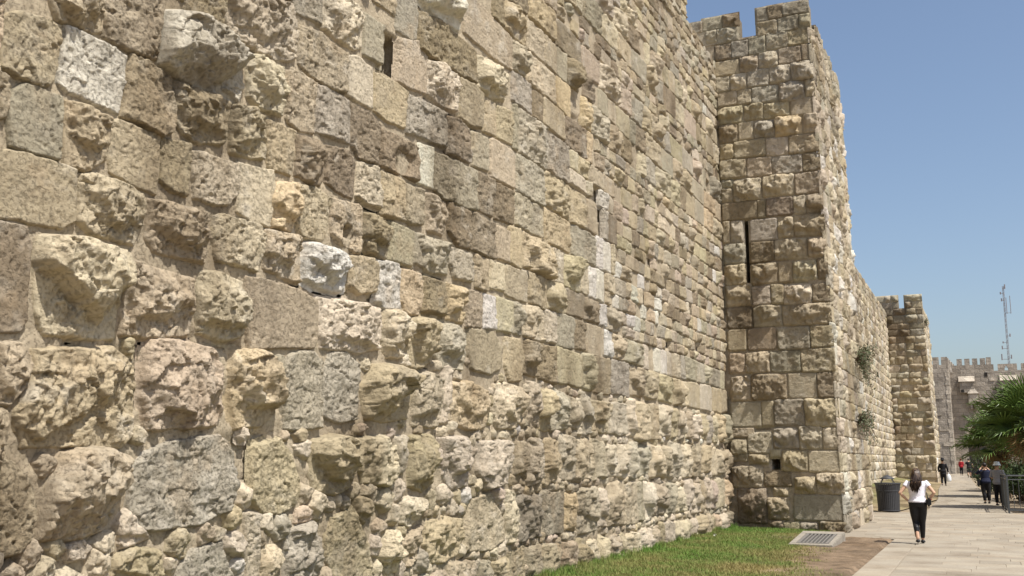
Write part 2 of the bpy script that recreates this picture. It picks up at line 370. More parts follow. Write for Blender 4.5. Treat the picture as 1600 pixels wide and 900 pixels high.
# measured block outlines of the near wall (along the wall, up; centimetres) and of the tower front
WALL=[('py',[469,484,481,493,497,497,519,498,521,488,519,462,515,450,506,445,494,445,472,447]),('pw',[526,499,541,500,586,498,584,463,581,448,559,449,531,449,523,453,523,471]),('by',[509,515,559,537,559,507,551,503,535,503,517,500]),('py',[559,537,621,564,618,507,587,503,562,505]),('fg',[494,442,502,444,525,443,528,435,528,396,507,394,485,394,480,424,485,433]),('py',[471,443,479,442,481,424,478,412,474,410]),('by',[531,442,546,443,573,442,573,420,571,407,554,392,533,392,530,413]),('py',[591,501,608,502,633,498,641,468,641,451,628,443,613,446,585,447,587,470]),('Ow',[625,552,634,557,674,563,700,561,723,557,728,550,728,518,724,504,711,499,662,496,621,504,621,527]),('by',[643,496,662,499,709,500,708,465,703,456,674,450,654,452,643,463]),('py',[648,576,697,597,696,569,683,560,649,563]),('bc',[699,598,742,616,802,636,810,608,808,579,796,570,775,564,736,562,704,566,699,576]),('bc',[735,555,756,561,791,563,794,547,789,512,769,507,747,509,738,515,733,539]),('by',[713,498,736,503,761,502,764,472,762,459,739,454,718,454,713,479]),('fy',[574,439,582,443,626,442,627,417,627,392,596,395,577,398]),('py',[628,442,664,447,666,433,662,400,646,399,629,406]),('pc',[668,441,683,444,726,445,729,419,715,403,698,400,673,401,668,422]),('fc',[729,447,777,452,782,432,776,396,747,396,729,401,729,419]),('fy',[476,388,499,392,533,392,543,391,546,353,534,344,514,344,480,342]),('fk',[481,338,504,339,508,328,509,296,510,273,505,265,488,262]),('by',[548,390,563,394,596,392,612,386,616,365,607,346,587,345,561,346,549,353]),('by',[619,386,639,389,687,389,691,381,691,358,688,345,666,345,628,344,619,355]),('pc',[699,390,712,394,761,396,769,385,766,366,760,350,732,351,704,350,698,371]),('bo',[783,442,819,451,823,429,811,399,781,397,776,424]),('py',[824,449,857,454,875,448,874,420,866,401,832,398,821,412]),('hy',[878,449,930,454,939,445,938,412,935,400,895,403,879,411,876,431]),('by',[765,392,781,394,827,397,828,374,828,351,799,350,771,355]),('bw',[836,391,851,395,907,395,914,383,907,357,897,350,863,349,837,356,833,372]),('Oc',[515,335,543,340,587,338,595,330,595,309,593,283,593,268,562,265,527,264,518,279,514,301,513,324]),('by',[601,331,622,332,675,330,677,305,675,280,634,273,600,272,598,294,599,320]),('bc',[684,337,707,341,738,337,743,320,738,284,715,280,686,284,680,316]),('fy',[746,343,779,345,830,342,857,336,860,297,855,288,793,282,755,277,747,308]),('bc',[861,340,910,344,974,345,984,332,979,299,937,290,866,288,860,317]),('py',[916,393,958,399,972,389,969,363,934,354,918,362]),('pw',[975,398,1017,403,1023,382,1023,350,988,346,971,352,970,374]),('po',[1026,398,1067,399,1075,375,1068,349,1038,346,1026,360]),('by',[489,255,506,257,518,247,517,228,501,212,493,213]),('by',[517,253,542,256,563,258,591,263,604,254,614,245,617,225,616,195,607,185,563,184,516,184,506,206,515,224]),('rn',[631,272,656,276,707,272,717,259,721,225,716,205,677,202,632,199,625,225,625,256]),('bo',[733,273,764,278,788,274,795,247,792,217,778,207,742,204,732,231,728,257]),('pg',[818,279,855,283,870,275,869,239,870,208,838,205,810,205,805,242,809,267]),('pg',[883,284,913,289,935,277,937,243,934,219,904,214,873,220,871,259]),('Oy',[963,280,1004,284,1048,272,1056,250,1042,223,993,217,953,220,945,250]),('bc',[988,344,1023,349,1041,343,1036,323,1029,293,997,290,986,310]),('by',[1046,340,1068,346,1100,343,1104,315,1102,295,1063,282,1043,286,1040,316]),('bg',[1112,342,1151,347,1192,341,1191,307,1179,289,1126,289,1108,304]),('fy',[1200,348,1274,353,1306,331,1300,303,1264,292,1206,296,1198,320]),('bc',[1055,274,1086,282,1127,277,1128,238,1112,214,1060,216,1056,250]),('bo',[1152,271,1197,278,1251,269,1259,244,1245,217,1198,214,1145,226]),('bc',[1275,279,1317,284,1372,281,1372,239,1350,220,1285,218,1269,244]),('fy',[1317,349,1366,351,1380,324,1366,290,1328,287,1314,309]),('py',[496,177,509,174,526,159,531,140,527,120,517,112,503,111]),('Oy',[549,180,563,184,588,185,607,179,610,170,605,141,593,123,569,117,535,120,536,139,538,157]),('pg',[618,170,631,180,662,191,721,197,737,181,746,152,734,131,698,122,646,120,622,126,618,145]),('py',[770,187,803,196,824,181,838,150,832,132,807,126,783,128,766,141,767,169]),('Oy',[855,194,893,201,929,195,937,168,925,148,896,139,863,145,854,163]),('rc',[941,199,993,203,1017,189,1013,161,995,147,950,151,939,175]),('by',[1050,204,1104,206,1121,187,1105,152,1082,138,1049,146,1051,175]),('bc',[1129,202,1189,206,1208,183,1203,142,1147,140,1130,159]),('rc',[1221,200,1317,203,1339,184,1321,144,1246,137,1221,163]),('rg',[1018,202,1043,204,1046,182,1037,160,1018,162]),('pc',[1209,126,1266,133,1307,97,1311,67,1266,57,1192,61,1200,94]),('ry',[1091,104,1131,109,1182,103,1186,79,1174,60,1132,52,1096,54,1084,78]),('bc',[1031,128,1052,135,1086,130,1083,112,1049,99,1030,105]),('ry',[1032,86,1061,93,1079,101,1076,79,1072,65,1041,53,1032,68]),('py',[897,117,932,128,945,111,965,87,973,59,980,49,901,57,885,80,885,99]),('rg',[818,109,864,116,876,99,876,68,867,60,816,65,817,91]),('rc',[785,97,804,98,814,90,812,74,797,64,781,69,779,83]),('pg',[692,101,728,106,733,92,747,72,675,79,678,87]),('rc',[735,111,748,113,762,101,759,88,746,91,736,100]),('by',[604,101,623,109,655,104,660,81,599,87]),('bc',[997,98,1021,100,1028,75,1020,52,999,50,985,72]),('py',[814,617,848,623,897,616,899,573,875,568,828,568,814,575,813,602]),('bc',[852,664,900,684,930,675,929,636,915,627,884,626,851,628]),('pg',[797,640,846,661,849,629,842,631,805,627]),('fc',[899,616,922,623,953,620,954,572,924,570,900,572]),('fg',[933,680,974,680,971,652,972,632,932,630]),('py',[795,561,817,566,843,564,842,536,843,509,821,505,797,508,795,534]),('pg',[848,564,875,567,905,566,909,543,910,518,877,515,847,513,845,537]),('pk',[908,565,951,564,968,557,966,534,967,510,927,506,913,518]),('fy',[955,617,1006,621,1032,618,1026,571,986,567,956,571]),('fy',[1010,679,1058,694,1079,681,1076,632,1036,625,1006,624,1012,660]),('fg',[998,727,1048,748,1053,730,1051,695,1042,689,1003,686]),('pk',[1058,734,1116,745,1219,742,1222,696,1171,689,1100,685,1060,686,1056,710]),('Ow',[1059,753,1115,777,1170,793,1174,776,1165,751,1116,745,1081,746]),('bc',[1080,677,1117,688,1166,685,1164,658,1161,634,1118,629,1079,632]),('fy',[1170,685,1210,690,1240,685,1237,635,1201,629,1169,631]),('bc',[1225,738,1282,744,1316,740,1311,697,1261,688,1226,691]),('fn',[1173,803,1208,818,1339,808,1339,757,1271,752,1180,755]),('pg',[1032,616,1068,621,1131,623,1134,578,1086,572,1030,568]),('pk',[1136,620,1163,624,1197,621,1202,575,1137,570]),('fy',[1245,683,1280,685,1279,635,1241,632]),('py',[1285,685,1343,691,1341,640,1283,635]),('fv',[1207,622,1255,625,1258,578,1208,573]),('py',[765,500,789,502,812,503,812,473,808,455,772,452,766,473]),('bk',[815,500,843,503,863,498,862,472,857,456,835,454,815,457]),('pk',[866,503,902,507,921,499,919,458,886,458,866,463]),('pc',[928,502,967,507,976,498,975,460,943,458,925,463]),('hk',[971,554,1016,556,1057,555,1058,513,1025,511,976,511]),('fw',[1062,562,1098,566,1097,513,1060,512]),('pg',[1099,562,1137,566,1220,569,1220,512,1175,507,1121,506,1101,513]),('pk',[1224,569,1273,568,1269,513,1224,514]),('py',[979,505,1028,506,1030,457,981,455]),('py',[1033,503,1075,506,1073,461,1042,456,1032,460]),('by',[1080,503,1130,505,1134,475,1122,456,1086,457]),('pk',[1137,506,1203,508,1206,455,1167,452,1138,468]),('pk',[1209,507,1277,506,1282,456,1243,453,1209,456]),('bk',[943,448,981,450,998,439,992,404,952,404,943,420]),('fv',[1003,450,1053,448,1051,406,1002,405]),('bg',[1057,449,1123,450,1140,448,1139,409,1090,405,1059,412]),('pc',[1145,448,1204,449,1212,426,1208,412,1158,408,1144,427]),('py',[1217,451,1257,450,1257,406,1218,405]),('fc',[1263,452,1310,452,1312,415,1263,412]),('fy',[1286,506,1329,505,1330,460,1286,459]),('pk',[1277,567,1343,569,1343,518,1279,514]),('pk',[1081,398,1132,398,1137,358,1082,356]),('bo',[1138,399,1186,400,1187,353,1142,353]),('py',[1191,399,1241,402,1240,353,1192,349]),('pw',[1247,401,1284,402,1285,356,1246,353]),('fv',[1288,403,1343,403,1339,358,1289,356])]
TOWER=[('c0',[-490,-460,1366,1405]),('c0',[-460,-419,1366,1408]),('c0',[-419,-352,1370,1406]),('c1',[-490,-436,1324,1364]),('c1',[-435,-379,1326,1367]),('c1',[-378,-351,1329,1366]),('m0',[-673,-641,1364,1397]),('m0',[-641,-586,1365,1403]),('m0',[-586,-542,1366,1403]),('m1',[-633,-601,1326,1364]),('m1',[-601,-541,1323,1364]),('c2',[-607,-563,1273,1317]),('c2',[-562,-516,1272,1321]),('c2',[-515,-469,1274,1326]),('c2',[-466,-408,1281,1328]),('c2',[-408,-349,1283,1329]),('c3',[-611,-544,1226,1269]),('c3',[-542,-492,1228,1272]),('c3',[-489,-438,1232,1276]),('c3',[-436,-376,1234,1279]),('c3',[-374,-348,1236,1281]),('c4',[-610,-570,1180,1225]),('c4',[-568,-525,1181,1226]),('c4',[-521,-464,1182,1230]),('c4',[-462,-406,1184,1232]),('c4',[-404,-345,1184,1235]),('c5',[-607,-552,1139,1179]),('c5',[-550,-513,1137,1179]),('c5',[-510,-442,1133,1179]),('c5',[-437,-372,1127,1181]),('c5',[-370,-343,1133,1181]),('c6',[-607,-537,1087,1135]),('c6',[-533,-483,1088,1133]),('c6',[-481,-414,1086,1129]),('c6',[-410,-342,1085,1132]),('c7',[-605,-554,1033,1084]),('c7',[-551,-512,1037,1085]),('c7',[-509,-455,1036,1082]),('c7',[-452,-383,1034,1085]),('c7',[-380,-338,1034,1084]),('c8',[-605,-567,988,1031]),('c8',[-566,-480,985,1033]),('c8',[-478,-421,981,1029]),('c8',[-419,-336,980,1029]),('c9',[-605,-535,933,984]),('c9',[-532,-467,929,980]),('c9',[-465,-387,928,978]),('c9',[-385,-335,927,977]),('c10',[-602,-573,908,929]),('c10',[-603,-575,870,905]),('c10',[-571,-496,865,926]),('c10',[-493,-411,870,927]),('c10',[-407,-331,868,925]),('c11',[-603,-510,816,863]),('c11',[-508,-487,815,863]),('c11',[-485,-416,816,865]),('c11',[-414,-384,815,864]),('c11',[-382,-331,817,864]),('c12',[-603,-585,754,814]),('c12',[-583,-545,754,813]),('c12',[-536,-460,753,810]),('c12',[-456,-418,756,810]),('c12',[-415,-332,755,811]),('c13',[-602,-546,698,749]),('c13',[-536,-470,695,749]),('c13',[-467,-385,696,750]),('c13',[-382,-331,698,748]),('c14',[-601,-547,638,692]),('c14',[-536,-463,637,690]),('c14',[-460,-426,637,691]),('c14',[-423,-363,638,689]),('c14',[-362,-331,638,691]),('c15',[-600,-534,581,636]),('c15',[-532,-484,580,629]),('c15',[-482,-450,580,631]),('c15',[-449,-380,577,627]),('c15',[-377,-331,578,628]),('c16',[-600,-534,521,577]),('c16',[-530,-458,522,577]),('c16',[-454,-332,522,575]),('c17',[-600,-552,462,518]),('c17',[-547,-474,462,519]),('c17',[-470,-389,460,517]),('c17',[-386,-331,462,516]),('c18',[-598,-558,403,455]),('c18',[-555,-493,403,456]),('c18',[-491,-415,402,455]),('c18',[-413,-331,399,458]),('c19',[-596,-546,330,394]),('c19',[-543,-453,331,397]),('c19',[-449,-378,333,397]),('c19',[-375,-331,334,396]),('c20',[-598,-521,263,326]),('c20',[-519,-488,265,328]),('c20',[-485,-412,265,331]),('c20',[-410,-328,260,331]),('c21',[-597,-540,236,260]),('c21',[-602,-560,173,231]),('c21',[-557,-496,195,247]),('c21',[-492,-428,206,257]),('c21',[-427,-371,204,260]),('c21',[-368,-328,204,257]),('c22',[-558,-504,167,191]),('c22',[-502,-475,185,203]),('c22',[-473,-410,149,201]),('c22',[-406,-326,147,200]),('c23',[-602,-522,108,161]),('c23',[-518,-452,111,147]),('c23',[-442,-391,94,135]),('c23',[-389,-327,92,145]),('c24',[-590,-516,17,105]),('c24',[-513,-460,29,83]),('c24',[-497,-460,86,108]),('c24',[-447,-328,28,90]),('c25',[-388,-329,-3,26]),('c25',[-435,-394,4,21]),('c25',[-514,-474,5,24]),('c25',[-475,-437,4,22])]
# ================================================================== the ground
WX = -6.1                      # face of the curtain wall
TY = 27.0                      # front of the near tower
TYF = 33.6                     # its far side
def XR(z): return -3.23-.021*z # battered right face of the towers

def sheet(name, pts, z, mat, res=None):
    """flat polygon sheet at height z"""
    me = bpy.data.meshes.new(name); me.from_pydata([(x, y, z) for x, y in pts], [], [tuple(range(len(pts)))])
    return obj(name, me, mat)
def ground_mats():
    m, n, l, b = new_mat('dry_soil', .95)
    t = tex_noise(n, l, .35, 8, .65); t2 = tex_noise(n, l, 14, 6, .7)
    r = ramp(n, l, t.outputs[0], [(.35, (.2, .155, .1)), (.6, (.3, .24, .165))])
    r2 = ramp(n, l, t2.outputs[0], [(.3, (.7, .7, .7)), (.7, (1.2, 1.2, 1.2))])
    l.new(mixc(n, l, r.outputs[0], r2.outputs[0], 1.), b.inputs['Base Color']); bump(n, l, b, t2.outputs[0], .6, .03)
    m2 = col_mat('turf_soil', fine=45, amp=.35, bs=.6, bd=.02, coarse=2.5)
    return m, m2
M_SOIL, M_TURF = ground_mats()
struct(sheet('ground', [(-3000, -3000), (3000, -3000), (3000, 3000), (-3000, 3000)], -.06, M_SOIL))

# lawn and worn soil between the wall and the walkway, one gently uneven sheet
def lawn_green(x, y):
    """how much turf grows: thick along the wall, worn to soil at the walkway corner"""
    n = fbm(x*.9+4, y*.9, 11, 4); n2 = fbm(x*3.1, y*3.1, 17, 3)
    worn = sstep(-3.75, -2.75, x+.07*(y-20)+.6*n+.3*n2)*sstep(14, 17, y+.8*n)
    drain = sstep(1.0, .35, np.hypot((x+4.15)/1.0, (y-24.6)/1.3)+.25*n2)*.6
    return np.clip(1-worn-drain, 0, 1), n, n2
def lawn_z(x, y): return .02+.05*sstep(-3.0, -6.0, x)+.02*fbm(x*.8, y*.8, 5, 3)
def build_lawn():
    xs = np.linspace(-6.25, -1.99, 130); ys = np.concatenate([np.linspace(6, 13, 50), np.linspace(13.05, 27.05, 330)])
    X, Y = np.meshgrid(xs, ys, indexing='ij')
    keep = ~((Y > 25.3) & (X > -3.22))
    g, n, n2 = lawn_green(X, Y)
    Z = lawn_z(X, Y)+(1-g)*(.022*n2+.012*fbm(X*9, Y*9, 3, 4))
    Z = np.where(X > -2.06, -.02, Z)
    soil = np.array((.185, .135, .09))[None, None]*(1+.3*n2[..., None]+.3*n[..., None]+.45*fbm(X*6, Y*6, 8, 4)[..., None])
    straw = np.array((.22, .175, .075))[None, None]*np.ones(X.shape+(1,))
    gr = np.array((.085, .11, .028))[None, None]*np.ones(X.shape+(1,))
    dry = np.clip(.4+.9*n+.35*(X+5.0)/2.5, 0, .95)[..., None]
    C = soil*(1-g[..., None])+g[..., None]*(gr*(1-dry)+straw*dry)
    idx = np.arange(X.size).reshape(X.shape)
    q = np.stack([idx[:-1, :-1], idx[1:, :-1], idx[1:, 1:], idx[:-1, 1:]], -1).reshape(-1, 4)
    q = q[keep.ravel()[q].all(1)]
    struct(obj('lawn', mesh_from('lawn', np.stack([X, Y, Z], -1).reshape(-1, 3), q, np.clip(C.reshape(-1, 3), .01, .8)), M_TURF))
build_lawn()

def blades(name, n, sampler, hmin, hmax, width, seed, mat, colf):
    """grass blades, one bent triangle pair each, merged: nobody could count them"""
    rng = np.random.default_rng(seed); x, y, z = sampler(rng, n); n = len(x)
    hgt = rng.uniform(hmin, hmax, n); a = rng.uniform(0, 2*np.pi, n); w = width*rng.uniform(.6, 1.3, n)
    la = rng.uniform(0, 2*np.pi, n); ln = hgt*rng.uniform(.1, .7, n)
    c, s = np.cos(a)*w, np.sin(a)*w
    base = np.stack([x, y, z], -1)
    v0 = base+np.stack([c, s, 0*c], -1); v1 = base-np.stack([c, s, 0*c], -1)
    v2 = base+np.stack([ln*np.cos(la), ln*np.sin(la), hgt], -1)
    V = np.stack([v0, v1, v2], 1).reshape(-1, 3)
    C = np.repeat(colf(rng, x, y), 3, 0)
    return stuff(obj(name, mesh_from(name, V, np.arange(3*n).reshape(-1, 3), C), mat))
def blade_mat():
    m, n, l, b = new_mat('grass_blade', .7)
    a = n.new('ShaderNodeAttribute'); a.attribute_name = 'Col'; l.new(a.outputs['Color'], b.inputs['Base Color'])
    b.inputs['Transmission Weight'].default_value = 0
    return m
M_BLADE = blade_mat()
def lawn_sampler(rng, n):
    x = rng.uniform(-6.12, -2.05, n); y = rng.uniform(11.5, 26.9, n)
    g, a, b = lawn_green(x, y)
    k = (rng.random(n) < np.clip(g*1.1-.05+.02, 0, 1)*np.clip(.72+.7*a+.3*b, .2, 1)) & ~((y > 25.25) & (x > -3.25)) & ~((np.abs(x+3.4) < .55) & (np.abs(y-24.1) < 1.15))
    return x[k], y[k], lawn_z(x[k], y[k])
def lawn_cols(rng, x, y):
    g, n, n2 = lawn_green(x, y)
    dry = np.clip(.36+.95*n+.5*(x+5.0)/2.0+.2*n2+rng.uniform(-.25, .25, len(x)), 0, 1)[:, None]
    return np.clip((np.array((.11, .205, .033))*(1-dry)+np.array((.27, .23, .09))*dry)*rng.uniform(.7, 1.25, (len(x), 1)), .01, .6)
go = blades('grass', 150000, lawn_sampler, .018, .055, .006, 3, M_BLADE, lawn_cols)
def foot_sampler(rng, n):
    y = rng.uniform(11.5, 26.8, n); x = -6.06+np.abs(rng.normal(0, .09, n)); k = fbm(y*1.3, y*.2, 91, 3) > -.1
    return x[k], y[k], lawn_z(x[k], y[k])
gt = blades('grass_tufts', 9000, foot_sampler, .05, .15, .005, 4, M_BLADE, lawn_cols); gt['label'] = 'longer grass tufts at the very foot of the wall'; gt['category'] = 'grass'
go['label'] = 'short patchy green lawn along the foot of the wall'; go['category'] = 'grass'

# ================================================================== the walkway
def pave_mat():
    m, n, l, b = new_mat('paving_stone', .8)
    oi = n.new('ShaderNodeObjectInfo')
    t = tex_noise(n, l, 1.1, 7, .65); t2 = tex_noise(n, l, 26, 6, .75)
    r = ramp(n, l, t.outputs[0], [(.3, (.2, .165, .122)), (.42, (.27, .232, .18)), (.55, (.3, .266, .212)), (.7, (.335, .3, .242))])
    r2 = ramp(n, l, t2.outputs[0], [(.3, (.82, .82, .82)), (.7, (1.1, 1.1, 1.1))])
    r3 = ramp(n, l, oi.outputs['Random'], [(0, (.86, .85, .83)), (.5, (1, .99, .97)), (1, (1.08, 1.05, 1.0))])
    c = mixc(n, l, r.outputs[0], r2.outputs[0], 1.); c = mixc(n, l, c, r3.outputs[0], 1.)
    l.new(c, b.inputs['Base Color']); bump(n, l, b, t2.outputs[0], .35, .012); return m
M_PAVE = pave_mat()
M_JOINT = plain_mat('paving_joint', (.25, .215, .165), .95, .2, 30)
walk_edge_r = [(6, 14), (6, 38.8), (.75, 39.0), (.45, 47), (.0, 58), (-.7, 75), (-1.3, 100), (-1.6, 122)]
walk_edge_l = [(-4.2, 122), (-3.2, 95), (-2.95, 80), (-2.6, 66), (-2.1, 52), (-2.0, 38.6), (-4.6, 38.6), (-4.6, 25.3), (-2.0, 25.3), (-2.0, 6)]
def gz(y): return max(0., y-48)*.0055
def walk_base():
    er = sorted([(y, x) for x, y in walk_edge_r[2:]]); el = sorted([(y, x) for x, y in walk_edge_l[:6]])
    m = MB(); ys = [6, 14, 25.3, 38.6, 38.8]+list(np.linspace(39.0, 122, 40))
    row = []
    for y in ys:
        xr = 6 if y < 38.9 else np.interp(y, [a for a, b in er], [b for a, b in er]); xl = -2.0 if y <= 38.6 else np.interp(y, [a for a, b in el], [b for a, b in el])
        row.append(((xl, y, gz(y)-.006), (xr, y, gz(y)-.006)))
    for a, b in zip(row[:-1], row[1:]): m.add([a[0], a[1], b[1], b[0]], [(0, 1, 2, 3)])
    m.add([(-4.6, 25.3, -.006), (-2.0, 25.3, -.006), (-2.0, 38.6, -.006), (-4.6, 38.6, -.006)], [(0, 1, 2, 3)])
    return struct(m.build('walkway', M_JOINT))
walk = walk_base()
def inside(poly, x, y):
    c = False; n = len(poly)
    for i in range(n):
        x0, y0 = poly[i]; x1, y1 = poly[(i+1) % n]
        if (y0 > y) != (y1 > y) and x < (x1-x0)*(y-y0)/(y1-y0)+x0: c = not c
    return c
def build_slabs():
    rng = random.Random(8); slabs = []
    y = 9.0
    while y < 24.9:                                   # border strip along the lawn
        L = rng.uniform(.85, 1.15); slabs.append((-1.99, -1.48, y, min(y+L, 25.28))); y += L
    y = 9.0
    while y < 118:                                    # rows across the walk
        dy = rng.choice((.42, .5, .62)); x = (-1.46 if y < 25.3 else -4.5)+rng.uniform(-.4, 0)
        x = -1.46 if y < 25.3 else x
        end = 5.8 if y < 38.5 else 1.0
        while x < end:
            L = rng.uniform(.6, 1.25)
            slabs.append((x, min(x+L, end), y, y+dy)); x += L
        y += dy
    poly = [(6, 6)]+walk_edge_r+walk_edge_l
    vis = []
    for s in slabs:
        cx, cy = (s[0]+s[1])/2, (s[2]+s[3])/2
        if not (inside(poly, s[0]+.03, cy) and inside(poly, s[1]-.03, cy)): continue
        if cy > 25 and cy < 33.6 and s[0] < -3.3: continue
        u, v, z = proj((cx, cy, 0)); vis.append((z if in_view((cx, cy, 0), 10) else 1e4+z, s))
    vis.sort(); rest = MB()
    for i, (z, s) in enumerate(vis):
        x0, x1, y0, y1 = s; g = .004; dz = rng.uniform(-.002, .002); ta = rng.uniform(-.0025, .0025); tb = rng.uniform(-.0025, .0025)
        cx, cy = (x0+x1)/2, (y0+y1)/2; hx, hy = (x1-x0)/2-g, (y1-y0)/2-g; c = .006
        v = []; f = []
        for (ix, iy, zz) in ((hx, hy, -.03), (hx, hy, -.004), (hx-c, hy-c, 0)):
            for sx, sy in ((-1, -1), (1, -1), (1, 1), (-1, 1)):
                v.append((sx*ix, sy*iy, zz+dz+sx*ta+sy*tb+gz(cy+sy*iy)))
        for k in range(2):
            for j in range(4): f.append((k*4+j, k*4+(j+1) % 4, k*4+4+(j+1) % 4, k*4+4+j))
        f.append((8, 9, 10, 11))
        if i < 300 and z < 1e4:
            me = bpy.data.meshes.new('paving_slab'); me.from_pydata(v, [], f); obj('paving_slab', me, M_PAVE, walk, (cx, cy, .004))
        else:
            rest.add([(a+cx, b_+cy, q+.004) for a, b_, q in v], f)
    stuff(rest.build('paving_slabs', M_PAVE, walk))
build_slabs()

# sloping bank of soil and thin grass at the foot of the far wall
def bank_mesh():
    ys = np.linspace(33.7, 130, 160); V = []; C = []
    k = 9
    L = [(38.6, -3.0), (52, -2.1), (66, -2.6), (80, -2.95), (95, -3.2), (122, -4.2), (140, -4.5)]
    for y in ys:
        xe = np.interp(y, [p[0] for p in L], [p[1] for p in L])-.02
        if y < 38.7: xe = -4.55
        for j in range(k):
            t = j/(k-1); x = -6.3+(xe+6.3)*t
            hgt = np.interp(y, [34, 40, 60, 80, 130], [.02, .1, .45, .6, .6])
            z = gz(y)*.9+.012+max(0, hgt-gz(y))*(1-t)**1.4+.02*mnoise.noise((x*2, y*2, 0)); V.append((x, y, z if j < k-1 else gz(y)-.02))
            g = .5+.5*mnoise.noise((x*.7, y*.25, 3))+.6*(.35-t)
            g = min(1, max(0, g*1.1)); q = 1+.3*mnoise.noise((x*5, y*5, 1))
            C.append(tuple(q*((.26, .2, .125)[i]*(1-g)+(.13, .135, .05)[i]*g) for i in range(3)))
    n = len(ys); idx = np.arange(n*k).reshape(n, k)
    q = np.stack([idx[:-1, :-1], idx[:-1, 1:], idx[1:, 1:], idx[1:, :-1]], -1).reshape(-1, 4)
    struct(obj('bank', mesh_from('bank', np.array(V), q, np.array(C)), M_TURF))
bank_mesh()

# ================================================================== the curtain wall on the left
def f_wall(A, B, h): return np.stack([WX+h, A, B], -1)
def f_front(y):
    return lambda A, B, h: np.stack([np.minimum(A, XR(B)+.03), y-h, B], -1)
def f_right_from(y0):
    return lambda A, B, h: np.stack([XR(B)+h, np.maximum(A, y0-.03), B], -1)
f_right = f_right_from(TY)
NW, NF = (1, 0, 0), (0, -1, 0)

def build_wall():
    root = thing('stone_wall', 'high weathered limestone wall of rough and dressed blocks filling the left of the view', 'wall', (WX, 16, 0))
    root.location = (0, 0, 0)
    rng = np.random.default_rng(42)
    y0, y1, top = -9.0, TY+.25, 12.75
    cs = .02; occ = np.zeros((int((y1-y0)/cs)+20, int(15/cs)), bool)
    def paint(P, grow=.008):
        P = np.asarray(P); lo = P.min(0)-.03; hi = P.max(0)+.03
        i0, i1 = [int(np.clip((v-y0)/cs, 0, occ.shape[0]-1)) for v in (lo[0], hi[0])]; j0, j1 = [int(np.clip(v/cs, 0, occ.shape[1]-1)) for v in (lo[1], hi[1])]
        A, B = np.meshgrid(y0+np.arange(i0, i1+1)*cs, np.arange(j0, j1+1)*cs, indexing='ij')
        occ[i0:i1+1, j0:j1+1] |= sdf(P, A, B) > -grow
    specs = []
    holes = [(9.66, 10.08, 6.12, 6.74, .6), (9.9, 10.13, 5.05, 5.27, .5), (9.02, 9.2, 4.15, 4.33, .5), (25.5, 25.95, 8.72, 8.98, .4), (17.2, 17.4, 6.1, 6.3, .3), (21.2, 21.35, 9.4, 9.6, .3)]
    for h in holes[3:]: paint([(h[0], h[2]), (h[1], h[2]), (h[1], h[3]), (h[0], h[3])], 0)
    paint([(9.68, 6.14), (10.06, 6.14), (10.06, 6.7), (9.68, 6.7)], 0)
    for i, (k, c) in enumerate(WALL):
        P = [(c[j]/100, c[j+1]/100) for j in range(0, len(c), 2)]
        specs.append((P, k[0], k[1], 1000+i)); paint(P)
    # courses beyond the hand-measured blocks
    zb = [-.12, .56, 1.36, 2.17, 2.95, 3.57, 4.09, 4.57, 5.16, 5.74, 6.34, 7.05, 7.59, 8.14, 8.65, 9.2, 9.7, 10.25, 10.75, 11.3, 11.8, 12.28, 12.75]
    for i in range(len(zb)-1):
        b0, b1 = zb[i], zb[i+1]
        sub = [(b0, b1, y0, y1)]
        if b0 > 3.3:
            ysp = rng.uniform(15.0, 18.5)
            mid = b0+(b1-b0)*rng.uniform(.46, .56)
            sub = [(b0, b1, y0, ysp), (b0, mid, ysp, y1), (mid, b1, ysp, y1)]
            if b1-b0 < .56 and rng.random() < .55: sub = [(b0, b1, y0, y1)]
        for c0, c1, a, ae in sub:
            while a < ae-.05:
                hh = c1-c0
                w = hh*rng.uniform(.8, 1.9) if rng.random() < .8 else hh*rng.uniform(1.7, 2.6)
                w = max(.26, min(w, 1.2))
                if c0 < 2.8: w = hh*rng.uniform(.5, 1.35)
                e = min(a+w, ae)
                if ae-e < .16: e = ae
                low = c0 < 2.8
                style = pick(rng, dict(b=.4, r=.46, p=.12, O=.02)) if low else pick(rng, dict(p=.48, f=.3, b=.17, r=.05))
                tone = pick(rng, dict(c=.42, y=.3, g=.1, w=.0, n=.06, o=.03)) if low else pick(rng, dict(y=.29, c=.16, g=.21, k=.19, v=.07, n=.05, o=.03))
                if rng.random() < (.3 if 16 < a < 21.5 and 3.4 < c0 < 5.4 else .02 if c0 > 3.3 and a > 12 else 0):
                    e = min(a+rng.uniform(.32, .5), ae); style, tone = pick(rng, dict(f=.6, p=.4)), pick(rng, dict(w=.7, c=.3))
                if c0 > 11.2: tone = pick(rng, dict(g=.4, k=.3, y=.3))
                z0 = c0+rng.uniform(-.02, .02)+.025*math.sin(a*.9+c0*3)
                z1 = c1+.025*math.sin(a*.9+c1*3)-(rng.uniform(0, .12) if low else 0)
                if low and c0 > 0: z0 += rng.uniform(0, .05)
                gp = .034 if low else .022; A0, A1 = a+gp, e-gp
                n = 14; ii = ((A0+(np.arange(n)+.5)/n*(A1-A0)-y0)/cs).astype(int); jj = ((z0+(np.arange(10)+.5)/10*(z1-z0))/cs).astype(int)
                jj = np.clip(jj, 0, occ.shape[1]-1)
                free = occ[np.ix_(ii, jj)].mean(1) < .07
                best = (0, 0); s0 = None
                for q in range(n+1):
                    if q < n and free[q]: s0 = q if s0 is None else s0
                    elif s0 is not None:
                        if q-s0 > best[1]-best[0]: best = (s0, q)
                        s0 = None
                wa = (best[1]-best[0])/n*(A1-A0)
                if wa > .13:
                    b_a = A0+best[0]/n*(A1-A0); b_b = A0+best[1]/n*(A1-A0)
                    P = rect(b_a, b_b, z0+gp*.8, z1-gp*.8, rng, .04 if low else .02)
                    specs.append((P, style, tone, int(rng.integers(1, 1 << 30)))); paint(P, 0)
                a = e
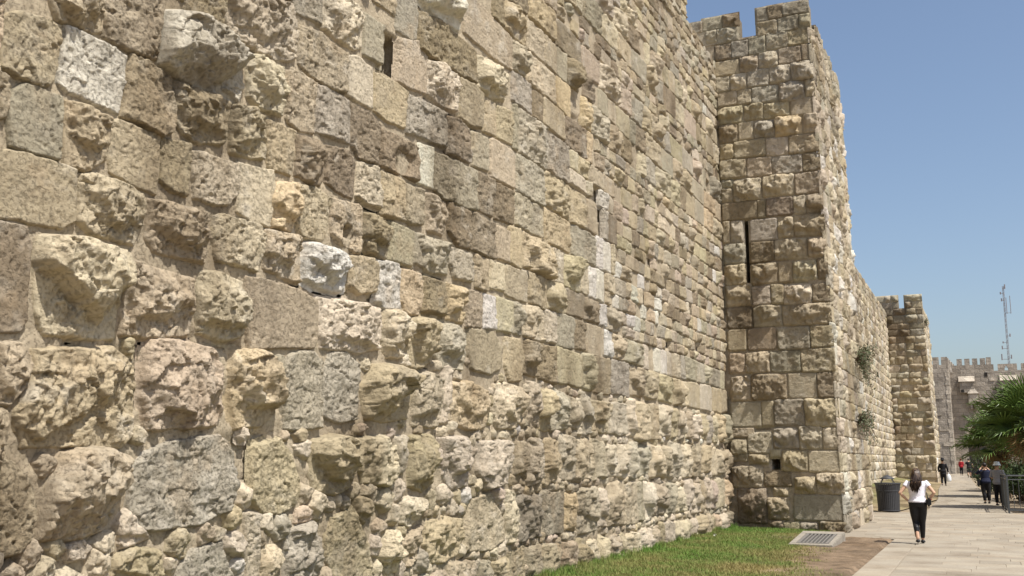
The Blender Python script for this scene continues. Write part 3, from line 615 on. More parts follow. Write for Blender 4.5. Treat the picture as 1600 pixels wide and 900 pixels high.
    # merlons at the far end of the wall top
    merl = []
    a = y0
    while a < 24.0:
        merl.append((a, min(a+1.5, 24.1))); a += 2.1
    for m0, m1 in merl:
        for r0 in (12.76, 13.1):
            q = m0
            while q < m1-.1:
                e = min(q+rng.uniform(.35, .6), m1); e = m1 if m1-e < .15 else e
                specs.append((rect(q+.01, e-.01, r0+.01, r0+.33, rng), 'p', pick(rng, dict(g=.5, k=.4, y=.1)), int(rng.integers(1, 1 << 30)))); q = e
    build_stones(root, specs, f_wall, NW, 300)
    av = [y0]
    while av[-1] < y1: av.append(av[-1]+max(.013, .0028*math.hypot(av[-1], 6.1)) if av[-1] > 3 else av[-1]+.1)
    av[-1] = y1
    mortar_sheet(root, f_wall, av, np.arange(-.3, top+.01, .033), holes, 5)
    core = MB()
    core.box(-8.7, WX-.7, y0, TY+2, -.3, top-.03)
    core.add([(WX-.7, y0, top-.03), (WX+.0, y0, top-.03), (WX+.0, y1, top-.03), (WX-.7, y1, top-.03)], [(0, 1, 2, 3)])
    core.add([(WX-.7, y0, -.3), (WX, y0, -.3), (WX, y0, top), (WX-.7, y0, top)], [(0, 1, 2, 3)])
    cm = core.build('wall_core', M_FAR, root); col_fill(cm, (.42, .35, .25))
    for m0, m1 in merl:
        col_fill(MB().box(-6.75, WX-.002, m0, m1, 12.7, 13.45).build('merlon', M_FAR, root), (.36, .32, .25))
    # chinking: rubble fragments wedged into whatever gaps are left
    prng = np.random.default_rng(77); frag = []
    def filler(n, ya, yb, za, zb, rlo, rhi, need):
        for _ in range(n):
            y = prng.uniform(ya, yb); z = prng.uniform(za, zb); i, j = int((y-y0)/cs), int(z/cs)
            k = max(1, int(need/cs))
            if j < k or occ[i-k:i+k+1, j-k:j+k+1].any(): continue
            rm = prng.uniform(rlo, rhi); P = []; q0 = prng.uniform(0, 6.3); nn = int(prng.integers(5, 8)); asp = prng.uniform(.7, 1.4)
            for q in range(nn):
                an = q0+2*math.pi*(q+prng.uniform(-.25, .25))/nn; r = need; lim = rm*prng.uniform(.75, 1.1)
                while r < lim:
                    ii = int((y+r*asp*math.cos(an)-y0)/cs); jj = int((z+r*math.sin(an))/cs)
                    if jj < 0 or ii < 0 or ii >= occ.shape[0] or occ[ii, jj]: break
                    r += cs*.5
                r -= .006; P.append((y+r*asp*math.cos(an), z+r*math.sin(an)))
            P = np.array(P); paint(P, 0); frag.append((P, 'r' if prng.random() < .8 else 'p', pick(prng, dict(c=.52, y=.3, w=.03, g=.08, n=.07)), int(prng.integers(1, 1 << 30))))
    filler(3000, 4.2, 13.5, .0, 1.45, .09, .2, .06)
    filler(4000, 4.2, 16, .0, 1.5, .06, .11, .045)
    filler(900, 4.2, 20, 1.4, 3.3, .05, .12, .042)
    filler(2600, 12.5, 26.9, .0, 2.9, .05, .11, .04)
    build_stones(root, frag, f_wall, NW, 280, min_px=6, rest='chinking_rubble', name='chinking_stone')
def col_fill(o, c):
    me = o.data; at = me.color_attributes.new('Col', 'FLOAT_COLOR', 'POINT')
    at.data.foreach_set('color', np.tile(np.array((*c, 1), np.float32), len(me.vertices)))
    return o
build_wall()

# ================================================================== the near tower
def sheet_side(mb, pts): mb.add(pts, [tuple(range(len(pts)))])
def tower_shell(root, yf, yb, z0, ztop, hollow=.9):
    """closed sides, back and top of a tower behind its stone faces"""
    m = MB(); x0 = -8.7
    xr0, xr1 = XR(z0), XR(ztop)
    sheet_side(m, [(x0, yf+.02, ztop-.03), (xr1-.02, yf+.02, ztop-.03), (xr1-.02, yb, ztop-.03), (x0, yb, ztop-.03)])
    sheet_side(m, [(x0, yb, z0), (xr0-.02, yb, z0), (xr1-.02, yb, ztop-.03), (x0, yb, ztop-.03)])
    sheet_side(m, [(WX-.01, yf+.02, 12.0), (WX-.01, yf+.02, ztop-.03), (x0, yf+.02, ztop-.03), (x0, yf+.02, 12.0)])
    sheet_side(m, [(x0, yf, z0), (x0, yf, ztop-.03), (x0, yb, ztop-.03), (x0, yb, z0)])
    return col_fill(m.build('tower_core', M_FAR, root), (.4, .34, .25))
def right_specs(y0, y1, z0, z1, rng, lo=.42, hi=.58, top_dark=11.5):
    specs = []; zs = courses(z0, z1, rng, lo, hi)
    for b0, b1 in zip(zs[:-1], zs[1:]):
        a = y0
        while a < y1-.05:
            w = rng.uniform(.45, 1.0); e = min(a+w, y1); e = y1 if y1-e < .25 else e
            tone = pick(rng, dict(c=.5, y=.25, w=.12, g=.13)) if b0 < top_dark else pick(rng, dict(c=.3, g=.4, y=.3))
            st = pick(rng, dict(b=.5, p=.3, r=.1, f=.1))
            A0 = a-.1 if a == y0 else a+.012
            specs.append((rect(A0, e-.012, b0+.01, b1-.01, rng, .015), st, tone, int(rng.integers(1, 1 << 30)))); a = e
    return specs
def build_tower():
    root = thing('near_tower', 'tall square limestone tower with an arrow slit and broken battlements', 'tower')
    rng = np.random.default_rng(9)
    dark = {('c9', 2), ('c11', 0), ('c11', 1), ('c12', 2), ('c10', 0), ('m0', 0), ('m0', 1), ('m0', 2), ('m1', 0), ('m1', 1), ('c5', 3), ('c7', 2), ('c0', 2)}
    flat = {('c24', 3), ('c6', 3), ('c22', 3), ('c11', 0), ('c11', 1), ('c12', 2), ('c14', 2), ('c17', 0), ('c17', 1), ('c20', 1), ('c20', 0), ('c7', 1), ('c19', 2), ('c3', 0), ('c5', 0)}
    white = {('c22', 3)}
    cnt = {}; specs = []
    last = {}
    for nm, c in TOWER: last[nm] = max(last.get(nm, -999), c[1])
    for nm, (x0, x1, z0, z1) in TOWER:
        i = cnt.get(nm, 0); cnt[nm] = i+1
        x0, x1, z0, z1 = x0/100, x1/100, z0/100, z1/100
        row = int(nm[1:]) if nm[0] == 'c' else 0
        st = 'f' if (nm, i) in flat else pick(rng, dict(b=.5, p=.35, r=.15) if row > 5 else dict(b=.35, p=.55, f=.1))
        if (nm, i) in white: tn = 'c'
        elif (nm, i) in dark: tn = 'k' if rng.random() < .4 else 'g'
        elif row < 3: tn = pick(rng, dict(g=.5, y=.25, k=.25))
        elif row < 6: tn = pick(rng, dict(g=.3, y=.5, c=.2))
        else: tn = pick(rng, dict(y=.46, c=.05, g=.18, k=.22, o=.01, v=.08))  # duller mix: weathered stone, plus the front's grazing light put into the colours
        if (nm, i) in ((('c24'), 0), ('c23', 0), ('c23', 2)): st = 'b'
        if nm in ('c12', 'c13', 'c14'):              # jambs of the arrow slit
            if -5.5 < x1 < -5.4: x1 = -5.5
            if -5.4 < x0 < -5.3: x0 = -5.31
        if nm[0] == 'c' and abs(x1*100-last[nm]) < 1: x1 = XR((z0+z1)/2)+.1
        else: x1 -= .004
        specs.append((rect(x0+.004, x1, z0+.004, z1-.004, rng, .012), st, tn, int(rng.integers(1, 1 << 30))))
    build_stones(root, specs, f_front(TY), NF, 300, ms=1.3)
    slit = (-5.485, -5.325, 6.35, 8.12, .9); hole = (-4.98, -4.78, 1.47, 1.86, .7)
    xs = np.unique(np.concatenate([np.arange(WX-.3, -3.2, .03), np.arange(-5.5, -5.3, .012), np.arange(-5.02, -4.74, .015)]))
    zs = np.unique(np.concatenate([np.arange(-.3, 13.3, .04), np.arange(1.4, 1.95, .015)]))
    mortar_sheet(root, f_front(TY), xs, zs, [slit, hole], 61, .014, (.36, .305, .23), rec=.03, mask=lambda A, B: A < XR(B)+.012)
    build_stones(root, right_specs(TY, TYF, -.1, 13.25, np.random.default_rng(5)), f_right, NW, 140, min_px=3.4, rest='side_courses', ms=.55)
    mortar_sheet(root, f_right, np.arange(TY-.01, TYF+.05, .08), np.arange(-.3, 13.3, .06), [(29.6, 30.0, 8.2, 9.2, .5)], 62, .015, (.42, .36, .27), name='side_mortar')
    tower_shell(root, TY, TYF, -.3, 13.28)
    # battlements
    def merlon(x0, x1, y0, y1, z1):
        m = MB().box(x0, x1, y0, y1, 13.22, z1).build('merlon', M_FAR, root); col_fill(m, (.36, .315, .24)); return m
    merlon(-7.3, -5.42, TY+.004, TY+.6, 13.98); merlon(-4.91, XR(14)-.004, TY+.004, TY+.6, 14.03)
    y = TY+1.5
    r2 = np.random.default_rng(15); sp = []
    while y < TYF-.4:
        e = min(y+1.2, TYF); merlon(XR(14)-.6, XR(13.6)-.01, y, e, 13.95)
        a = y
        while a < e-.1:
            f = min(a+r2.uniform(.4, .6), e)
            for b0 in (13.27, 13.6): sp.append((rect(a+.01, f-.01, b0+.01, b0+.32, r2), 'p', pick(r2, dict(g=.6, c=.4)), int(r2.integers(1, 1 << 30))))
            a = f
        y += 1.9
    build_stones(root, sp, f_right, NW, 0, rest='battlement_courses')
build_tower()

# ================================================================== the farther wall, the second tower
def build_far_wall():
    root = thing('far_wall', 'sunlit limestone wall with small merlons receding between the two towers', 'wall')
    rng = np.random.default_rng(21)
    y0, y1 = TYF, 82.2
    specs = []
    zs = courses(.1, 11.7, rng, .42, .56)
    for b0, b1 in zip(zs[:-1], zs[1:]):
        a = y0+rng.uniform(0, .5)
        while a < y1-.1:
            e = min(a+rng.uniform(.5, 1.0), y1)
            specs.append((rect(a+.015, e-.015, b0+.015, b1-.015, rng, .015), pick(rng, dict(b=.6, p=.3, r=.1)), pick(rng, dict(c=.5, y=.3, w=.08, g=.12)), int(rng.integers(1, 1 << 30)))); a = e
    merl = []; a = y0
    while a < y1-.5:
        merl.append((a, min(a+1.35, y1))); a += 2.0
    for m0, m1 in merl:
        for b0 in (11.72, 12.1, 12.5):
            for q in range(2):
                w = (m1-m0)/2; specs.append((rect(m0+q*w+.01, m0+q*w+w-.01, b0+.01, b0+.36, rng, .015), 'p', pick(rng, dict(g=.5, y=.3, c=.2)), int(rng.integers(1, 1 << 30))))
    build_stones(root, specs, f_wall, NW, 0, ms=.7)
    mortar_sheet(root, f_wall, np.arange(y0-.1, y1, .25), np.arange(-.3, 11.73, .12), (), 71, .02, (.4, .34, .26))
    m = MB().box(-8.7, WX-.03, y0, y1+1, -.3, 11.7).build('wall_core', M_FAR, root); col_fill(m, (.42, .35, .26))
    for m0, m1 in merl:
        col_fill(MB().box(-6.8, WX-.005, m0, m1, 11.68, 12.9).build('merlon', M_FAR, root), (.4, .35, .27))
build_far_wall()
def build_far_tower():
    yf, yb = 82.0, 90.0
    root = thing('far_tower', 'smaller looking square tower with two merlons at the end of the far wall', 'tower')
    root['label'] = 'second square limestone tower with two merlons at the far end of the wall'
    rng = np.random.default_rng(33); specs = []
    zs = courses(.5, 13.1, rng, .46, .62)
    def row(xa, xb, b0, b1, tones):
        a = xa
        while a < xb-.05:
            e = min(a+rng.uniform(.4, 1.0), xb); e = xb if xb-e < .3 else e
            x1 = e+.1 if e == xb else e-.02
            specs.append((rect(a+.02, x1, b0+.018, b1-.018, rng, .02), pick(rng, dict(b=.6, p=.3, f=.1)), pick(rng, tones), int(rng.integers(1, 1 << 30)))); a = e
    for b0, b1 in zip(zs[:-1], zs[1:]):
        row(WX, XR(b0), b0, b1, dict(y=.5, c=.2, g=.2, o=.1) if b0 < 10.5 else dict(g=.6, k=.2, y=.2))
    for xa, xb in ((-7.1, -5.3), (-4.75, XR(14))):
        for b0 in (13.1, 13.62): row(xa, xb, b0, b0+.5, dict(g=.5, k=.4, y=.1))
    build_stones(root, specs, f_front(yf), NF, 300, min_px=5, ms=1.6)
    mortar_sheet(root, f_front(yf), np.arange(WX-.3, -3.2, .1), np.arange(0, 13.12, .1), (), 81, .02, (.36, .3, .22), rec=.04, mask=lambda A, B: A < XR(B)+.05)
    build_stones(root, right_specs(yf, yb, .5, 13.1, np.random.default_rng(6)), f_right_from(yf), NW, 0, rest='side_courses', ms=.5)
    mortar_sheet(root, f_right_from(yf), np.arange(yf-.01, yb+.05, .25), np.arange(0, 13.15, .12), (), 82, .015, (.42, .36, .27), name='side_mortar')
    tower_shell(root, yf, yb, 0, 13.12)
    for xa, xb in ((-7.1, -5.3), (-4.75, XR(14)-.01)):
        col_fill(MB().box(xa, xb, yf+.01, yf+.7, 13.05, 14.12).build('merlon', M_FAR, root), (.36, .32, .25))
build_far_tower()

# ================================================================== the city gate at the end of the walk
def gate_mat(name, colr):
    m, n, l, b = new_mat(name, .95)
    g = n.new('ShaderNodeNewGeometry'); sp = n.new('ShaderNodeSeparateXYZ'); l.new(g.outputs['Position'], sp.inputs[0])
    ad = n.new('ShaderNodeMath'); l.new(sp.outputs[0], ad.inputs[0]); l.new(sp.outputs[1], ad.inputs[1])
    cb = n.new('ShaderNodeCombineXYZ'); l.new(ad.outputs[0], cb.inputs[0]); l.new(sp.outputs[2], cb.inputs[1])
    br = n.new('ShaderNodeTexBrick'); l.new(cb.outputs[0], br.inputs['Vector']); br.inputs['Scale'].default_value = 1
    br.inputs['Brick Width'].default_value = .95; br.inputs['Row Height'].default_value = .46; br.inputs['Mortar Size'].default_value = .022
    br.inputs['Color1'].default_value = (*[c*.78 for c in colr], 1); br.inputs['Color2'].default_value = (*[c*1.18 for c in colr], 1)
    br.inputs['Mortar'].default_value = (*[c*.6 for c in colr], 1); br.inputs['Bias'].default_value = -.1
    t = tex_noise(n, l, .8, 7, .7); r = ramp(n, l, t.outputs[0], [(.3, (.68, .66, .64)), (.68, (1.2, 1.18, 1.15))])
    l.new(mixc(n, l, br.outputs[0], r.outputs[0], 1.), b.inputs['Base Color'])
    t2 = tex_noise(n, l, 3, 6, .7); bump(n, l, b, t2.outputs[0], .8, .15); return m
M_GATE = gate_mat('gate_limestone', (.36, .32, .27)); M_GATE2 = gate_mat('pale_sunlit_limestone', (.47, .42, .35))  # the paler copy is for light trim, and paints sunlight on right-facing parts
M_SHADE = plain_mat('painted_shade', (.03, .027, .024), .95, .2)  # near-black colour painted in for the shade inside openings and the drain
def tri_plan(mb, pts, z0, z1):
    n = len(pts); mb.add([(x, y, z0) for x, y in pts]+[(x, y, z1) for x, y in pts], [tuple(range(n))[::-1], tuple(range(n, 2*n))]+[(i, (i+1) % n, (i+1) % n+n, i+n) for i in range(n)])
def build_gate():
    t3 = thing('gate_tower', 'grey tower with small merlons beside the city gate', 'tower')
    tri_plan(m := MB(), [(-12, 119), (-2.95, 119), (-2.35, 132), (-12, 132)], -.2, 11.9); m.build('wall', M_GATE, t3)
    for i in range(5):
        x1 = -2.97-i*.86; MB().box(x1-.62, x1, 119.004, 119.6, 11.88, 12.75).build('merlon', M_GATE, t3)
    for i in range(4):
        y0 = 120.4+i*2.6; x = -2.98+(y0-119)*.6/13; MB().box(x-.55, x-.004+.03, y0, y0+1.9, 11.88, 12.75).build('merlon', M_GATE2, t3)  # sunlit side: its brightness is put into the paler stone colour
    q = MB()
    for i in range(22): q.box(-2.95-(.36 if i % 2 else .28), -2.93+.02, 118.96, 119.2+(.4 if i % 2 else .5), .2+i*.5, .2+i*.5+.47)
    q.build('corner_quoins', M_GATE2, t3)  # sunlit strip down the corner, painted by the paler stone colour
    for (x0, x1, z) in ((-4.7, -3.9, 6.5), (-4.2, -3.3, 4.9), (-4.8, -3.6, 8.3), (-3.9, -3.1, 3.3)): MB().box(x0, x1, 118.94, 119.1, z, z+.42).build('stone', M_GATE2, t3)
    g = thing('city_gate', 'old stone city gate with pointed arch, merlons and a roofed box machicolation', 'gate')
    # facade with a pointed archway cut through it
    ax0, ax1, spring, apex = -1.55, 1.35, 3.4, 5.9
    arc = []
    for i in range(13):
        t = i/12
        if t <= .5: u = t*2; arc.append((ax0+(ax1-ax0)/2*(1-math.cos(u*math.pi/2*.86))/(1-math.cos(math.pi/2*.86)), spring+(apex-spring)*math.sin(u*math.pi/2)))
    left = arc; right = [(ax1-(x-ax0), z) for x, z in reversed(left[:-1])]
    outline = [(-2.93, -.3), (ax0, -.3)]+left+right+[(ax1, -.3), (16, -.3), (16, 11.25), (-2.93, 11.25)]
    MB().prism(outline, 121, 122.5).build('wall', M_GATE, g)
    MB().box(-2.2, 2.2, 124.5, 124.8, -.3, 7).build('passage_wall', M_GATE, g)
    MB().box(-1.97, 16, 122.5, 131, 6.2, 11.2).build('upper_block', M_GATE, g)
    vous = MB()
    for k in range(len(left)-1):
        (xa, za), (xb, zb) = left[k], left[k+1]
        for s in (1, -1):
            f = (lambda x: x) if s == 1 else (lambda x: ax0+ax1-x)
            cx, cz = (ax0+ax1)/2, spring; ex = .22
            pa, pb = (f(xa), za), (f(xb), zb)
            oa, ob = ((pa[0]-cx)*1.17+cx, (pa[1]-cz)*1.12+cz), ((pb[0]-cx)*1.17+cx, (pb[1]-cz)*1.12+cz)
            vous.prism([pa, pb, ob, oa], 120.9, 121.0)
    vous.build('arch_voussoirs', M_GATE2, g)
    for x0, x1, z1 in ((-2.6, 1.5, 11.95), (1.9, 3.75, 11.95), (4.15, 6.0, 11.95), (6.4, 8.2, 11.95), (8.6, 10.4, 11.95)):
        if x0 == 1.9:                                 # merlon with a pointed loophole through it
            o = [(1.9, 11.25), (2.55, 11.25), (2.55, 11.5), (2.72, 11.8), (2.9, 11.5), (2.9, 11.25), (3.75, 11.25), (3.75, 11.95), (1.9, 11.95)]
            MB().prism(o, 121.003, 121.7).build('merlon', M_GATE, g)
        else: MB().box(x0, x1, 121.003, 121.7, 11.24, z1).build('merlon', M_GATE, g)
    for x0, x1 in ((-2.05, -.45), (2.0, 3.7)):        # sloping ledges over box machicolations
        b = MB().box(x0+.1, x1-.1, 120.5, 121.0, 8.95, 10.15).build('machicolation', M_GATE, g)
        MB().add([(x0, 120.35, 10.15), (x1, 120.35, 10.15), (x1, 121.0, 10.15), (x0, 121.0, 10.15), (x0, 121.0, 10.75), (x1, 121.0, 10.75)], [(0, 1, 2, 3), (0, 4, 5, 1), (0, 3, 4), (1, 5, 2), (3, 2, 5, 4)]).build('sloping_roof', M_GATE2, b)
        MB().box(x0+.2, x0+.5, 120.44, 120.6, 9.0, 9.3).build('opening', M_SHADE, b)  # solid block, its black painted for the shade of an opening
    b = MB().box(-1.15, -.25, 120.3, 121.0, 7.75, 8.85).build('box_machicolation', M_GATE2, g)
    MB().add([(-1.25, 120.2, 8.85), (-.15, 120.2, 8.85), (-.15, 121.0, 8.85), (-1.25, 121.0, 8.85), (-.7, 120.75, 9.65)], [(0, 1, 4), (1, 2, 4), (2, 3, 4), (3, 0, 4), (3, 2, 1, 0)]).build('pyramid_roof', M_GATE2, b)
    for x in (-1.0, -.55): MB().box(x, x+.17, 120.4, 121.0, 7.2, 7.75).build('corbel', M_GATE, b)
    MB().box(.55, .85, 120.97, 121.3, 10.65, 11.1).build('window', M_SHADE, g)  # solid block too, the window hole's shade put into its colour
    MB().box(1.0, 1.5, 120.93, 121.1, 10.2, 10.5).build('plaque', M_GATE2, g)
    tt = thing('gate_turret', 'distant flat turret with four merlons rising behind the city gate', 'tower')
    MB().box(-2.6, 1.6, 150, 156, -.2, 14.4).build('wall', M_GATE, tt)
    for i in range(4): MB().box(-2.6+i*.95, -2.6+i*.95+.65, 150.003, 150.5, 14.38, 15.25).build('merlon', M_GATE, tt)
    MB().box(1.0, 1.6, 150.01, 156, 14.39, 15.35).build('merlon', M_GATE2, tt)  # lit right side of the turret, light painted as paler stone
    gw = thing('gate_wall', 'low grey stone wall running on to the right of the city gate', 'wall')
    MB().box(16, 60, 122, 124, -.3, 9).build('wall', M_GATE, gw)
    # radio mast
    mt = thing('radio_mast', 'tall thin lattice radio mast behind the battlements', 'mast', (5.25, 210, 0))
    Mm = plain_mat('mast_steel', (.24, .22, .23), .6)
    m = MB(); w = .21
    for sx, sy in ((-w, -w), (w, -w), (0, w)): m.tube([(sx, sy, 0), (sx*.6, sy*.6, 34)], .035, 5)
    m.build('legs', Mm, mt)
    m = MB(); P3 = [(-w, -w), (w, -w), (0, w)]
    for k in range(34):
        for j in range(3):
            a, c = P3[j], P3[(j+1) % 3]; f = 1-.4*k/34; m.tube([(a[0]*f, a[1]*f, k), (c[0]*f, c[1]*f, k+1)], .016, 4)
    m.build('lattice', Mm, mt)
    for z, dx, hgt in ((33.6, .3, .7), (32.6, -.5, .3), (31.3, -.4, .4), (28.9, 1.0, 3.2), (28.9, .35, 2.9), (24.6, .55, .4), (23.4, -.7, .2), (22.3, -.9, .5), (20.5, .5, .6), (20.3, -1.1, 1.0), (18.8, -.9, .3)):
        a = MB().tube([(0, 0, z), (dx, 0, z)], .04, 5).build('bracket', Mm, mt); MB().tube([(dx, 0, z-.15), (dx, 0, z+hgt)], .06 if hgt > 2 else .11, 6).build('antenna', Mm, a)
build_gate()

# ================================================================== litter bin, drain cover, railing
M_IRON = plain_mat('dark_iron', (.055, .055, .058), .5, .2, 30, .2, .004)
M_CONC = plain_mat('concrete', (.25, .225, .185), .9, .22, 14, .5, .01)
def build_bin():
    t = thing('litter_bin', 'round dark slatted metal litter bin with a domed hood', 'litter bin', (-3.15, 38.4, .004))
    MB().tube([(0, 0, .02), (0, 0, .93)], [.31, .35], 28).build('liner', plain_mat('bin_liner', (.03, .03, .032), .6), t)
    n = 36
    for k in range(n):
        a = 2*math.pi*k/n; c, s = math.cos(a), math.sin(a)
        r = [(.345, .03), (.355, .3), (.375, .7), (.40, .9), (.425, .97)]; m = MB(); v = []; f = []
        for q, z in r:
            for dw in (-.024, .024):
                for dr in (0, .01): v.append(((q+dr)*c-dw*s, (q+dr)*s+dw*c, z))
        for i in range(len(r)-1):
            o = i*4
            for e0, e1 in ((0, 1), (1, 3), (3, 2), (2, 0)): f.append((o+e0, o+e1, o+4+e1, o+4+e0))
        f += [(0, 1, 3, 2), (16, 17, 19, 18)]
        m.add(v, f).build('slat', M_IRON, t)
    for z, r in ((.06, .365), (.72, .388)):
        ring = [(r*math.cos(2*math.pi*k/28), r*math.sin(2*math.pi*k/28), z) for k in range(29)]
        MB().tube(ring, .014, 6, side=(0, 0, 1), cap=False).build('band', M_IRON, t)
    ring = [(.425*math.cos(2*math.pi*k/28), .425*math.sin(2*math.pi*k/28), .975) for k in range(29)]
    MB().tube(ring, .018, 6, side=(0, 0, 1), cap=False).build('rim', M_IRON, t)
    for k in range(4):
        a = math.pi/4+k*math.pi/2; MB().tube([(.33*math.cos(a), .33*math.sin(a), .95), (.2*math.cos(a), .2*math.sin(a), 1.14)], .012, 6).build('hood_post', M_IRON, t)
    MB().tube([(0, 0, 1.12), (0, 0, 1.15), (0, 0, 1.21), (0, 0, 1.26)], [.24, .23, .13, .02], 24).build('hood', M_IRON, t, True)
build_bin()
M_GRATE = plain_mat('galvanised_grate', (.17, .16, .145), .5, .2, 40)
def build_drain():
    t = thing('drain_cover', 'sloping concrete drain box with a dark metal grate set in the lawn', 'drain', (-3.36, 22.95, .0), R(-3))
    hx, y0, y1, z0, z1 = .45, -.75, .78, .05, .23
    M = Matrix.Identity(4); top = lambda y: z0+(z1-z0)*(y-y0)/(y1-y0)
    def slab(x0, x1, ya, yb, lift=0, base=-.06):
        return [(x0, ya, base), (x1, ya, base), (x1, yb, base), (x0, yb, base), (x0, ya, top(ya)+lift), (x1, ya, top(ya)+lift), (x1, yb, top(yb)+lift), (x0, yb, top(yb)+lift)], [(0, 3, 2, 1), (4, 5, 6, 7), (0, 1, 5, 4), (1, 2, 6, 5), (2, 3, 7, 6), (3, 0, 4, 7)]
    m = MB()
    for a in ((-hx, hx, y0, y0+.16), (-hx, hx, y1-.28, y1), (-hx, -hx+.14, y0+.16, y1-.28), (hx-.12, hx, y0+.16, y1-.28)): m.add(*slab(*a))
    m.build('concrete_frame', M_CONC, t, bevel=.012)
    MB().add(*slab(-hx+.14, hx-.12, y0+.16, y1-.28, -.09)).build('pit', M_SHADE, t)  # solid floor, shade under the grate painted as near-black
    g = MB()
    for a in ((-hx+.145, hx-.125, y0+.165, y0+.2), (-hx+.145, hx-.125, y1-.32, y1-.285), (-hx+.145, -hx+.175, y0+.2, y1-.32), (hx-.155, hx-.125, y0+.2, y1-.32)): g.add(*slab(*a, .004, .0))
    gf = g.build('grate', M_GRATE, t)
    n = 8; xs = np.linspace(-hx+.19, hx-.17, n)
    for x in xs: MB().add(*slab(x-.014, x+.014, y0+.2, y1-.32, .0, .0)).build('grate_bar', M_GRATE, gf)
build_drain()
M_RAIL = plain_mat('grey_painted_steel', (.075, .08, .082), .45, .15, 25)
def build_railing(name, label, pts, H=1.25):
    t = thing(name, label, 'railing', (pts[0][0], pts[0][1], 0)); ox, oy = pts[0]
    for i in range(len(pts)-1):
        a, b = Vector((pts[i][0]-ox, pts[i][1]-oy, 0)), Vector((pts[i+1][0]-ox, pts[i+1][1]-oy, 0)); L = (b-a).length; d = (b-a)/L
        for z, r in ((H, .028), (H-.13, .018), (.1, .02)): MB().tube([a+Vector((0, 0, z)), b+Vector((0, 0, z))], r, 8).build('rail', M_RAIL, t)
        np_ = max(1, round(L/2.0))
        for k in range(np_+1 if i == len(pts)-2 else np_):
            p = a+d*(L*k/np_); MB().box(p.x-.035, p.x+.035, p.y-.035, p.y+.035, 0, H+.02).build('post', M_RAIL, t, bevel=.006)
        nb = int(L/.17)
        for k in range(1, nb):
            p = a+d*(L*k/nb); MB().tube([(p.x, p.y, .1), (p.x, p.y, H-.13)], .0085, 6).build('baluster', M_RAIL, t)
build_railing('railing', 'dark steel railing along the right edge of the walkway in front of the palms', [(6.2, 39.45), (.62, 39.2), (.5, 44.0)])

# ================================================================== palms and shrubs
M_FROND = plain_mat('palm_leaf', (.1, .155, .038), .38, .3, 3); M_FRONDD = plain_mat('dry_palm_leaf', (.24, .17, .08), .7, .3, 5)
M_TRUNK = plain_mat('palm_trunk', (.16, .115, .075), .9, .35, 12, .8, .03)
def frond_mesh(seed, L=1.0, pet=.75, n=30, spread=118):
    rng = random.Random(seed); V = []; F = []
    m = MB(); m.tube([(0, 0, 0), (0, pet*.5, .02), (0, pet, -.03)], [.022, .016, .011], 6)
    V, F = m.v, m.f
    for i in range(n):
        t = i/(n-1)*2-1; an = math.radians(spread)*t; ln = L*(1-.28*t*t)*rng.uniform(.9, 1.06)
        dx, dy = math.sin(an), math.cos(an); px, py = dy, -dx; w = .031*L
        fold = .22*abs(math.sin(an))+.05; o = len(V)
        for s, (r, wd) in enumerate(((.02, .35), (.4, 1.0), (.72, .7), (.9, .35), (1.0, .04))):
            q = ln*r; z = fold*q-.42*L*max(0, r-.5)**2*(1.0+rng.uniform(-.5, 1.4)); c = (dx*q, pet+dy*q, -.03+z)
            V.append((c[0]-px*w*wd, c[1]-py*w*wd, c[2]+.012)); V.append((c[0], c[1], c[2]-.004)); V.append((c[0]+px*w*wd, c[1]+py*w*wd, c[2]+.012))
        for s in range(4):
            a = o+s*3; F.append((a, a+1, a+4, a+3)); F.append((a+1, a+2, a+5, a+4))
    me = bpy.data.meshes.new('frond'); me.from_pydata([tuple(v) for v in V], [], F); return me
FROND = [frond_mesh(i) for i in range(4)]; FRONDD = [frond_mesh(9, 1, .6, 22, 100)]
for me in FROND: me.materials.append(M_FROND)
FRONDD[0].materials.append(M_FRONDD)
def palm(label, x, y, H, size, n, seed, lean=(0, 0), dry=8):
    rng = random.Random(seed); t = thing('fan_palm', label, 'palm', (x, y, 0), group='fan palms behind the railing')
    pts = [(lean[0]*k/6*k/6, lean[1]*k/6, H*k/6) for k in range(7)]
    m = MB(); m.tube(pts, [.24, .2, .18, .17, .17, .18, .12], 12)
    for k in range(90):                               # stubs of cut leaf stalks
        q = rng.uniform(.12, .98); a = rng.uniform(0, 6.28); p = Vector(pts[min(5, int(q*6))]).lerp(Vector(pts[min(5, int(q*6))+1]), q*6-int(q*6))
        d = Vector((math.cos(a), math.sin(a), .7)); m.tube([p+d*.12, p+d*.26], [.035, .02], 5)
    m.build('trunk', M_TRUNK, t)
    c = Vector(pts[-1])
    for k in range(n+dry):
        isd = k >= n
        o = obj('frond' if not isd else 'dry_frond', rng.choice(FROND) if not isd else FRONDD[0], None, t, tuple(c+Vector((0, 0, rng.uniform(-.15, .1)))))
        el = R(88-118*((k+.5)/n)**.85+rng.uniform(-8, 8)) if not isd else R(rng.uniform(-75, -45))
        o.rotation_euler = (el, rng.uniform(-.5, .5), k*2.39996+rng.uniform(-.25, .25)); s = size*rng.uniform(.82, 1.12)*(1 if not isd else .8); o.scale = (s, s, s)
palm('tall fan palm at the right edge behind the railing', 1.5, 43.4, 3.1, 1.2, 40, 4, (.15, .0))
palm('low dark fan palm overhanging the people by the walkway', .85, 55.0, 2.5, 1.15, 34, 5, (-.25, .1), 5)
palm('fan palm beyond the others with its crown at gate height', 2.1, 63.0, 3.3, 1.25, 30, 6, (.1, .1))
palm('fan palm half hidden behind the tall palm', 3.3, 50.0, 2.6, 1.2, 30, 7, (.2, 0))
